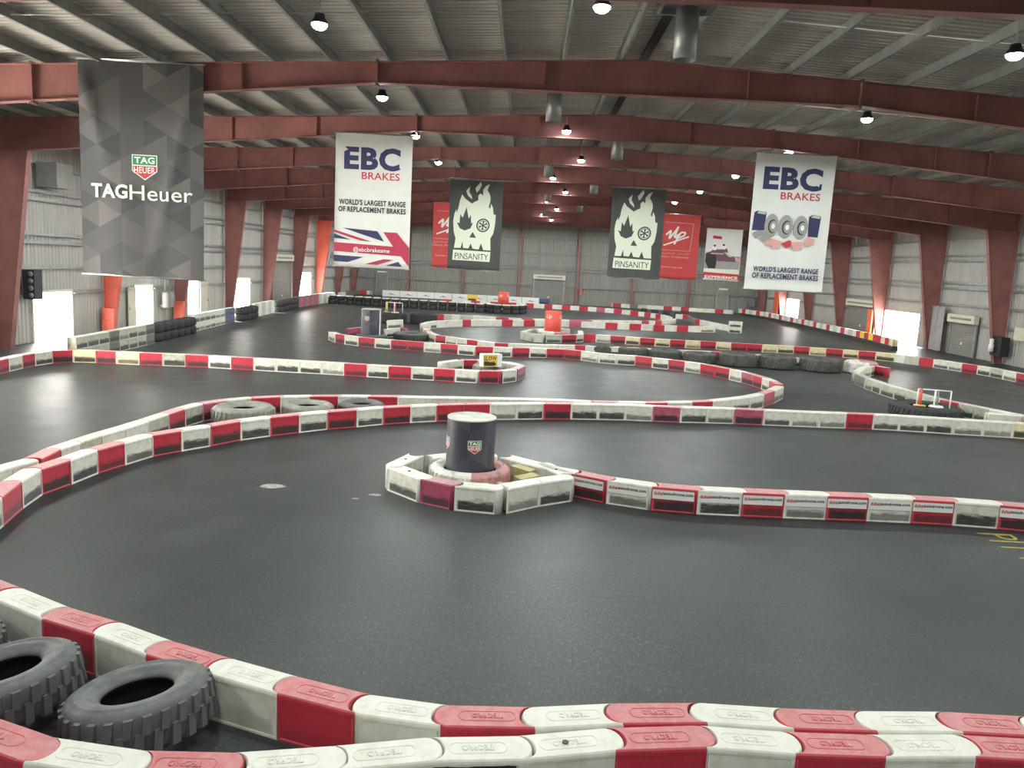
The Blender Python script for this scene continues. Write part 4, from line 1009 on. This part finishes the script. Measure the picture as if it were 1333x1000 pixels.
for y0, y1 in ((36.0, 41.2), (49.3, 52.9), (58.6, 64.8)):
    n = round((y1 - y0) / .9)
    for i in range(n):
        y = y0 + (y1 - y0) * (i + .5) / n; j += 1
        x = -17.5 - (y - 36) / 29 * 1.75
        for z, wd in ((0, 'lower'), (.42, 'upper')):
            put_tyre(low, x, y, z, '%s %s tyre from the camera end along the left wall' % (ORD[j - 1], wd), 'stacked tyres along the left wall')
for i in range(4):
    put_tyre(low, 13.2 + i * .95, 87.0 - i * 1.6, 0, ORD[i] + ' black tyre from the left before the far wedge', 'tyres before the far wedge')

# ---------------------------------------------------------------- drums
def wrap_put(root, R, H, ang):
    def put(name, bm, m):
        put.k += 1
        for ax, lo, hi in (((1, 0, 0), -R * 1.2, R * 1.2),):
            t = lo
            while t <= hi: bmesh.ops.bisect_plane(bm, geom=bm.verts[:] + bm.edges[:] + bm.faces[:], plane_co=Vector(ax) * t, plane_no=ax); t += R / 10
        rr = R + .002 + .0015 * put.k
        for v in bm.verts:
            th = v.co.x / R + ang; v.co = Vector((rr * math.sin(th), -rr * math.cos(th), v.co.z))
        return link(name, finish(bm, name, m, recalc=False), root)
    put.k = 0; return put
def drum_tri(x, y, z, R, H, label, ang, edge=False):
    t = empty('marker_drum', label, 'drum', (x, y, z), (0, 0, 0), 'dark shield drums')
    tri_lattice(2 * math.pi * R, H, R * .84, [M['dtri%d' % i] for i in range(4)], t, 'drum_wall', wrap=R, seed=11)
    bm = bmesh.new(); bm_lathe(bm, [(.001, H - .004), (R - .012, H - .004), (R - .006, H + .006), (R + .001, H + .002), (R + .001, H - .02)], 48, closed=False); obj('lid', bm, M['drum_top'], t)
    for a in ang: shield(wrap_put(t, R, H, a), 0, H - .51, R * .28)
    if edge:
        for a in (-1.42, 1.2):
            bm = bmesh.new(); bm_box(bm, -.05, -.012, 0, .05, .0, H); obj('white_strip', bm, M['white_vinyl'], t, loc=(R * math.sin(a) * 1.01, -R * math.cos(a) * 1.01, 0), rot=(0, 0, a))
    return t
drum_tri(-.93, 14.82, .0, .475, 1.46, 'dark drum with shield emblems standing in the nearest tyre ring', (.22, -1.25))
drum_tri(-8.2, 41.4, .0, .52, 1.74, 'dark drum with white edge strips, standing in the hairpin loop', (-.3,), True)
def drum_red(x, y, z, R, H, label):
    t = empty('marker_drum', label, 'drum', (x, y, z), (0, 0, 0), 'red marker drums')
    bm = bmesh.new(); bm_lathe(bm, [(R, 0), (R, H), (R - .02, H + .004), (R - .03, H - .01), (R - .03, 0)], 48); obj('drum_wall', bm, M['drum_red'], t)
    bm = bmesh.new(); bm_lathe(bm, [(.001, H - .02), (R - .03, H - .02)], 48, closed=False); obj('lid', bm, M['drum_red'], t)
    for a in (-.55, 1.15):
        p = wrap_put(t, R, H, a)
        p('script_mark', text_bm('Up', (-.2, H - .52, .2, H - .2), .0, .4), M['ink_white'])
        p('lettering', text_bm('Union Properties', (-.22, H - .74, .22, H - .67)), M['ink_pink']); p('lettering', text_bm('www.up.ae', (-.18, H - .98, .18, H - .92)), M['ink_pink'])
    return t
drum_red(1.78, 49.2, .0, .53, 1.70, 'nearer red drum with white script inside the block ring')
drum_red(-2.2, 75.9, .5, .53, 1.32, 'farther red drum with white script on the white-topped tyre ring')
put_tyre(tyre('r', M['tyre_painted'], 1.9, .46, .6, 38), 1.78, 49.2, 0, 'painted tyre around the foot of the nearer red drum', G1)
bm = bmesh.new(); bm_tube(bm, (0, 0, 0), (0, 0, .5), .7, 24)
o = tag(obj('drum_plinth', bm, M['white_vinyl'], loc=(-2.2, 75.9, 0)), 'low white plinth under the farther red drum', 'plinth')

# loose foam pieces inside the nearest ring
for j, (x, y, z, rz, s) in enumerate(((.1, 15.12, .26, -.6, (.46, .24, .15)), (.22, 14.55, .24, .6, (.44, .26, .14)), (-.12, 13.98, .2, .35, (.5, .16, .13)), (-.78, 13.84, .2, .03, (.6, .13, .12)))):
    bm = bmesh.new(); bm_box(bm, -s[0] / 2, -s[1] / 2, 0, s[0] / 2, s[1] / 2, s[2] + .27); bmesh.ops.bevel(bm, geom=bm.edges[:], offset=.015, segments=2)
    o = obj('foam_wedge', bm, M['cream_foam'], loc=(x, y, 0), rot=(0, R_(4) * (-1) ** j, rz))
    tag(o, ['rear cream foam wedge right of the near shield drum', 'right cream foam wedge split beside the pink tyre half', 'front cream foam strip between tyre and ring', 'leftmost cream foam strip in front of the near drum'][j], 'foam wedge', 'cream foam pieces in the near ring')

# loose blocks beside the silver-edged drum
for j, (x, y, z, rz, c, lb) in enumerate(((-7.9, 43.9, 0, .5, 'w', 'loose white block tipped right of the silver-edged drum'), (-7.55, 44.7, 0, -.4, 'p', 'loose faded pink block piled right of the silver-edged drum'),
                                       (-7.85, 44.3, .48, .1, 'w', 'top loose white block piled right of the silver-edged drum'), (-9.75, 42.6, .05, .5, 'p', 'pale pink block left of the silver-edged drum'))):
    tag(link('loose_block', block_mesh(c, 'std'), None, (x, y, z), (0, R_(-6), rz), (.8, 1, 1)), lb, 'barrier block', 'loose blocks by the silver-edged drum')
for j, (x, y, z, c, lb) in enumerate(((16.2, 62.0, 0, 'w', 'lower white end block at the far wedge corner'), (16.2, 62.0, .46, 'w', 'upper white end block at the far wedge corner'),
                                     (15.1, 25.0, 0, 'w', 'loose white block right of the gate tyre'), (16.05, 24.75, 0, 'r', 'loose red block right of the gate tyre'))):
    tag(link('loose_block', block_mesh(c, 'std'), None, (x, y, z), (0, 0, -.12), (.9, 1, 1)), lb, 'barrier block', 'loose end blocks')
# yellow slow box
t = empty('warning_box', 'yellow and white box lettered SLOW standing in the pen', 'box', (-1.27, 30.45, .42), (0, 0, .42), 'yellow boxes')
bm = bmesh.new(); bm_box(bm, -.4, -.2, 0, .4, .2, .5); bmesh.ops.bevel(bm, geom=bm.edges[:], offset=.012, segments=2); obj('box_body', bm, M['white_vinyl'], t)
bm = bmesh.new(); bm_box(bm, -.39, -.206, .01, .2, -.2, .48); obj('yellow_panel', bm, M['blk_Y'], t)
tb = text_bm('SLOW', (-.37, .26, .17, .43), .02); [setattr(v.co, 'y', -.208) for v in tb.verts]; link('lettering', finish(tb, 'lettering', M['ink_black'], False), t)
bm = poly_bm([[(-.36, .12), (-.14, .10), (-.14, .17), (-.36, .19)], [(-.08, .10), (.15, .08), (.15, .15), (-.08, .17)]]); [setattr(v.co, 'y', -.208) for v in bm.verts]; obj('faded_text_line', bm, M['ink_black'], t)
for k in range(3):
    bm = bmesh.new(); bm_tube(bm, (.402, -.1 + .1 * k, .1 + .12 * k), (.405, -.1 + .1 * k, .1 + .12 * k), .02, 8); obj('bolt_hole', bm, M['black'], t)
t = empty('warning_box', 'small yellow box far back before the white wall boards', 'box', (-6.3, 91.6, .0), (0, 0, .1), 'yellow boxes')
bm = bmesh.new(); bm_box(bm, -.6, -.3, 0, .6, .3, .75); bmesh.ops.bevel(bm, geom=bm.edges[:], offset=.02, segments=2); obj('box_body', bm, M['blk_Y'], t)
# marker gates on the tyres
def gate(x, y, z, s, label, c1, c2):
    t = empty('marker_gate', label, 'gate', (x, y, z), (0, 0, -.25), 'marker gates on tyres')
    bm = bmesh.new(); bm_tube(bm, (-.42 * s, 0, 0), (-.42 * s, 0, .58 * s), .05 * s, 12); obj('post', bm, c1, t)
    bm = bmesh.new(); bm_tube(bm, (-.5 * s, .05, 0), (-.5 * s, .05, .56 * s), .022 * s, 8); bm_tube(bm, (-.5 * s, .05, .56 * s), (.5 * s, .05, .56 * s), .022 * s, 8); bm_tube(bm, (.5 * s, .05, .56 * s), (.5 * s, .05, -.03), .022 * s, 8); obj('hoop', bm, M['white_vinyl'], t)
    bm = bmesh.new(); bm_tube(bm, (.02 * s, .02, 0), (.02 * s, .02, .55 * s), .03 * s, 10); obj('post', bm, M['white_vinyl'], t)
    bm = bmesh.new(); bm_tube(bm, (.1 * s, -.02, 0), (.1 * s, -.02, .54 * s), .03 * s, 10); obj('post', bm, c2, t)
    bm = bmesh.new(); bm_lathe(bm, [(.01, 0), (.2 * s, 0), (.19 * s, .025), (.01, .04)], 20, closed=False); obj('post_base', bm, M['blk_Y'], t, loc=(-.42 * s, 0, 0))
    bm = bmesh.new(); bm_lathe(bm, [(.01, 0), (.24 * s, 0), (.2 * s, .05), (.01, .06)], 20, closed=False); obj('post_base', bm, M['white_vinyl'], t, loc=(.08 * s, 0, 0))
gate(13.75, 25.75, .45, 1.0, 'red and white pipe gate standing on the wide tyre', M['bright_and_daylit_red'], M['grey'])
gate(-9.2, 54.3, .73, 1.25, 'small yellow, white and red gate on the far black tyre', M['blk_Y'], M['bright_and_daylit_red'])

# ---------------------------------------------------------------- white boards along the back wall
for j in range(9):
    x = -17.3 + 2.1 * j
    t = empty('advert_board', ORD[j] + ' long white board from the left along the back wall', 'board', (x, 93.6, 0), group='white boards along the back wall')
    bm = bmesh.new(); bm_box(bm, .03, -.12, 0, 2.07, .12, .72); bmesh.ops.bevel(bm, geom=bm.edges[:], offset=.015, segments=1); obj('board_panel', bm, M['white_vinyl'], t)
    bm = poly_bm([[(.5, .25), (.8, .3), (1.0, .42), (1.25, .32), (1.6, .25), (1.2, .22), (.9, .26)]]); [setattr(v.co, 'y', -.125) for v in bm.verts]; obj('car_silhouette', bm, M['ink_grey'], t)
t = empty('advert_board', 'short dark blue board right of the white boards along the back wall', 'board', (1.55, 93.6, 0), group='blue board along the back wall')
bm = bmesh.new(); bm_box(bm, 0, -.12, 0, 1.3, .12, .66); obj('board_panel', bm, M['blk_B'], t)

# ---------------------------------------------------------------- shutters, doors and fittings on the walls
def shutter(name, wall, x, y, w, h, label, group, hdr=True):
    """roller shutter: slatted curtain, guides, header box. wall L/R/B"""
    rot = {'L': R_(90), 'R': R_(-90), 'B': 0}[wall]
    t = empty(name, label, 'shutter', (x, y, 0), (0, 0, rot), group)
    bm = bmesh.new(); n = int(h / .09); rows_ = []
    for i in range(n + 1):
        for dz, dy in ((0, 0), (.045, -.022)):
            z = min(h, i * h / n + dz); rows_.append([bm.verts.new((-w / 2, dy, z)), bm.verts.new((w / 2, dy, z))])
    for a, b in zip(rows_, rows_[1:]): bm.faces.new((a[0], a[1], b[1], b[0]))
    obj('slat_curtain', bm, M['shutter'], t)
    for s in (-1, 1):
        bm = bmesh.new(); bm_box(bm, s * w / 2 - .06, -.08, 0, s * w / 2 + .06, .03, h); obj('guide_rail', bm, M['galv'], t)
    if hdr:
        bm = bmesh.new(); bm_box(bm, -w / 2 - .1, -.3, h, w / 2 + .1, .02, h + .55); bmesh.ops.bevel(bm, geom=bm.edges[:], offset=.02, segments=1); obj('header_box', bm, M['beige'], t)
        bm = bmesh.new(); bm_box(bm, -w / 2 + .25, -.31, h + .2, w / 2 - .25, -.3, h + .34); obj('header_slot', bm, M['grey'], t)
    bm = bmesh.new(); bm_tube(bm, (0, -.05, .8), (0, -.02, .8), .1, 14); obj('lock_plate', bm, M['white_vinyl'], t)
    return t
SG = 'roller shutters'
shutter('roller_shutter', 'L', XL + .2, 68, 4.9, 3.8, 'tall pale roller shutter on the left wall', SG)
shutter('roller_shutter', 'R', XR - .2, 67.5, 5.6, 2.45, 'wide grey roller shutter beyond the bright right doorway', SG)
shutter('roller_shutter', 'R', XR - .2, 51.7, 3.0, 2.15, 'narrow grey roller shutter nearer than the bright right doorway', SG)
shutter('roller_shutter', 'B', 2.7, YB - .2, 3.7, 2.95, 'grey roller shutter in the middle of the back wall', SG)
def wall_door(x, label):
    t = empty('panel_door', label, 'door', (x, YB - .18, 0), group='closed doors in the back wall')
    bm = bmesh.new(); bm_box(bm, -.65, -.05, .01, .65, .02, 2.55); obj('door_panel', bm, M['shutter'], t)
    bm = bmesh.new()
    for a, b in ((-.75, -.65), (.65, .75)): bm_box(bm, a, -.07, 0, b, .03, 2.65)
    bm_box(bm, -.65, -.07, 2.55, .65, .03, 2.65); obj('door_frame', bm, M['galv'], t)
    bm = bmesh.new(); bm_box(bm, -.55, -.2, 2.75, .55, 0, 2.95); obj('light_strip', bm, M['white_vinyl'], t)
wall_door(-17.8, 'closed grey door at the left end of the back wall'); wall_door(23.9, 'closed grey door near the right end of the back wall')
def wbox(name, lb, cat, x, y, z, sx, sy, sz, m, grille=None, group=None):
    t = empty(name, lb, cat, (x, y, z), group=group)
    bm = bmesh.new(); bm_box(bm, -sx / 2, -sy / 2, 0, sx / 2, sy / 2, sz); bmesh.ops.bevel(bm, geom=bm.edges[:], offset=.02, segments=2); obj('case', bm, m, t)
    if grille:
        bm = bmesh.new()
        for k in range(8): bm_box(bm, -sx / 2 + .05, -sy / 2 - .012, sz * (.12 + .1 * k), sx / 2 - .05, -sy / 2 + .01, sz * (.16 + .1 * k))
        obj('grille', bm, M[grille], t)
    return t
t = wbox('wall_speaker', 'tall black speaker hung by the big dark left column', 'speaker', XL + .45, 33.1, 1.95, .5, .55, 1.25, M['black'])
for k in range(4):
    bm = bmesh.new(); bm_lathe(bm, [(.01, 0), (.11, 0), (.12, .02), (.01, .05)], 16, closed=False); obj('driver', bm, M['grey'], t, loc=(.1, -.28, .18 + .3 * k), rot=(R_(90), 0, 0))
wbox('wall_mounted_cooler', 'grey air cooler box high on the left wall', 'cooler', XL + .68, 34.6, 6.75, .9, 1.2, 1.05, M['shutter'], 'grey')
for j, y in enumerate((43.9 + 1.6, 44.4 + 1.7)):
    t = empty('wall_tank', ['grey tank on the left wall, nearer of two', 'grey tank on the left wall, farther of two'][j], 'tank', (XL + .4, y, .9), group='grey tanks on the left wall')
    bm = bmesh.new(); bm_lathe(bm, [(.001, 0), (.2, .03), (.22, .12), (.22, .85), (.18, .95), (.001, 1.0)], 20, closed=False); obj('tank_body', bm, M['grey'], t)
    bm = bmesh.new(); bm_tube(bm, (0, 0, .98), (0, 0, 4.2), .05, 8); obj('riser_pipe', bm, M['grey'], t)
    bm = bmesh.new(); bm_box(bm, -.38, -.15, .1, -.15, .15, .16); obj('bracket', bm, M['galv'], t)
t = wbox('wall_monitor', 'black cabinet with a white dispenser by the right column', 'cabinet', XR - .6, 46.9, .5, .5, 1.0, 1.15, M['black'])
bm = bmesh.new(); bm_lathe(bm, [(.001, 0), (.15, 0), (.15, .4), (.11, .42), (.12, .75), (.001, .78)], 18, closed=False); obj('dispenser', bm, M['white_vinyl'], t, loc=(-.45, .1, .25))
wbox('wall_sign', 'pale sign panel on the right wall at the picture edge', 'sign', XR - .25, 45.7, 1.55, .1, 1.0, .75, M['beige'])
t = wbox('wall_fan', 'square fan box low in the right back corner', 'fan', 27.3, YB - .5, .9, 1.0, .4, 1.05, M['shutter'], 'grey')
wbox('wall_mounted_extinguisher', 'small red extinguisher box on the back wall post', 'extinguisher', 6.6, YB - .35, 1.25, .28, .22, .75, M['bright_and_daylit_red'])
# hazy plastic sheet and orange strip by the bright right doorway
bm = bmesh.new()
for i in range(16):
    a, b = i / 16, (i + 1) / 16
    f = lambda u: 53.6 + 3.3 * u
    v = [bm.verts.new((XR - .55 + .06 * math.sin(u * 25), f(u), z)) for u, z in ((a, .05), (b, .05), (b, 3.1), (a, 3.1))]; bm.faces.new(v)
tag(obj('hanging_sheet', bm, M['sheet_clear']), 'grey plastic sheet hanging beside the bright right doorway', 'sheet')
bm = bmesh.new(); bm_box(bm, XR - .6, 64.6, .02, XR - .5, 65.4, 2.3); tag(obj('hanging_strip', bm, M['orange']), 'orange strip panel at the far side of the right doorway', 'panel', 'orange strips')
bm = bmesh.new(); bm_box(bm, XR - .6, 89, .02, XR - .5, 90.4, 2.9); tag(obj('hanging_strip', bm, M['orange']), 'orange strip panel near the right back corner', 'panel', 'orange strips')
bm = bmesh.new(); bm_box(bm, XR + 1.2, 84.6, -.05, XR + 1.9, 85.8, 1.1); tag(obj('utility_box', bm, M['grey']), 'grey box standing outside the far right doorway', 'box')

# ---------------------------------------------------------------- markings on the floor
tb = text_bm('PIT IN', (0, 0, 1.85, .62), -.012)
for v in tb.verts: v.co = Vector((8.45 + v.co.z, 13.78 - v.co.x, .004))
o = link('floor_lettering', finish(tb, 'floor_lettering', M['yellow_paint'], False)); tag(o, 'thin yellow letters painted on the floor by the right edge', 'lettering')
def strip(pts, w, m, label, name='rubber_mark', off=0):
    bm = bmesh.new(); prev = None
    for i, (x, y) in enumerate(pts):
        a = pts[max(0, i - 1)]; b = pts[min(len(pts) - 1, i + 1)]; L = math.hypot(b[0] - a[0], b[1] - a[1]); nx, ny = -(b[1] - a[1]) / L, (b[0] - a[0]) / L
        cur = [bm.verts.new((x + nx * (off - w / 2), y + ny * (off - w / 2), .003)), bm.verts.new((x + nx * (off + w / 2), y + ny * (off + w / 2), .003))]
        if prev: bm.faces.new((prev[0], cur[0], cur[1], prev[1]))
        prev = cur
    o = obj(name, bm, m); tag(o, label, 'floor mark', 'marks on the floor'); return o
lp_ = CHAINS['long'][0]
strip(lp_, .36, M['rubber_line'], 'dark rubbered band on the floor along the long middle row', off=-.36)
strip(CHAINS['tail'][0][3:], .5, M['rubber_line'], 'dark rubbered band on the floor along the sticker row', off=-.42)
for j, (pts, w) in enumerate((([(14.5, 33.5), (17, 31.2), (20.5, 29.6)], .05), ([(18.5, 41.5), (21.5, 37.5), (23.5, 34.5)], .05), ([(20.5, 36.2), (21.6, 33.6), (22.8, 32.0)], .05))):
    strip(pts, w, M['white_line'], ORD[j] + ' thin white scrape on the floor of the right bend, from the gate', 'floor_scrape')
for j, (x, y, s) in enumerate(((-4.65, 14.3, .22), (-3.0, 24.6, .3), (-2.65, 14.1, .12), (-2.95, 13.8, .07))):
    r = random.Random(j); bm = bmesh.new(); bm.faces.new([bm.verts.new((x + s * (.8 + .4 * r.random()) * math.cos(a), y + .7 * s * (.7 + .5 * r.random()) * math.sin(a), .003)) for a in [k * math.pi / 7 for k in range(14)]])
    o = obj('floor_scrape', bm, M['scuff_chalk']); tag(o, ['pale chalky patch on the floor left of the near drum', 'pale patch on the floor before the striped outer row', 'small white chip left of the near drum ring', 'smaller white chip left of the near drum ring'][j], 'floor mark', 'marks on the floor')
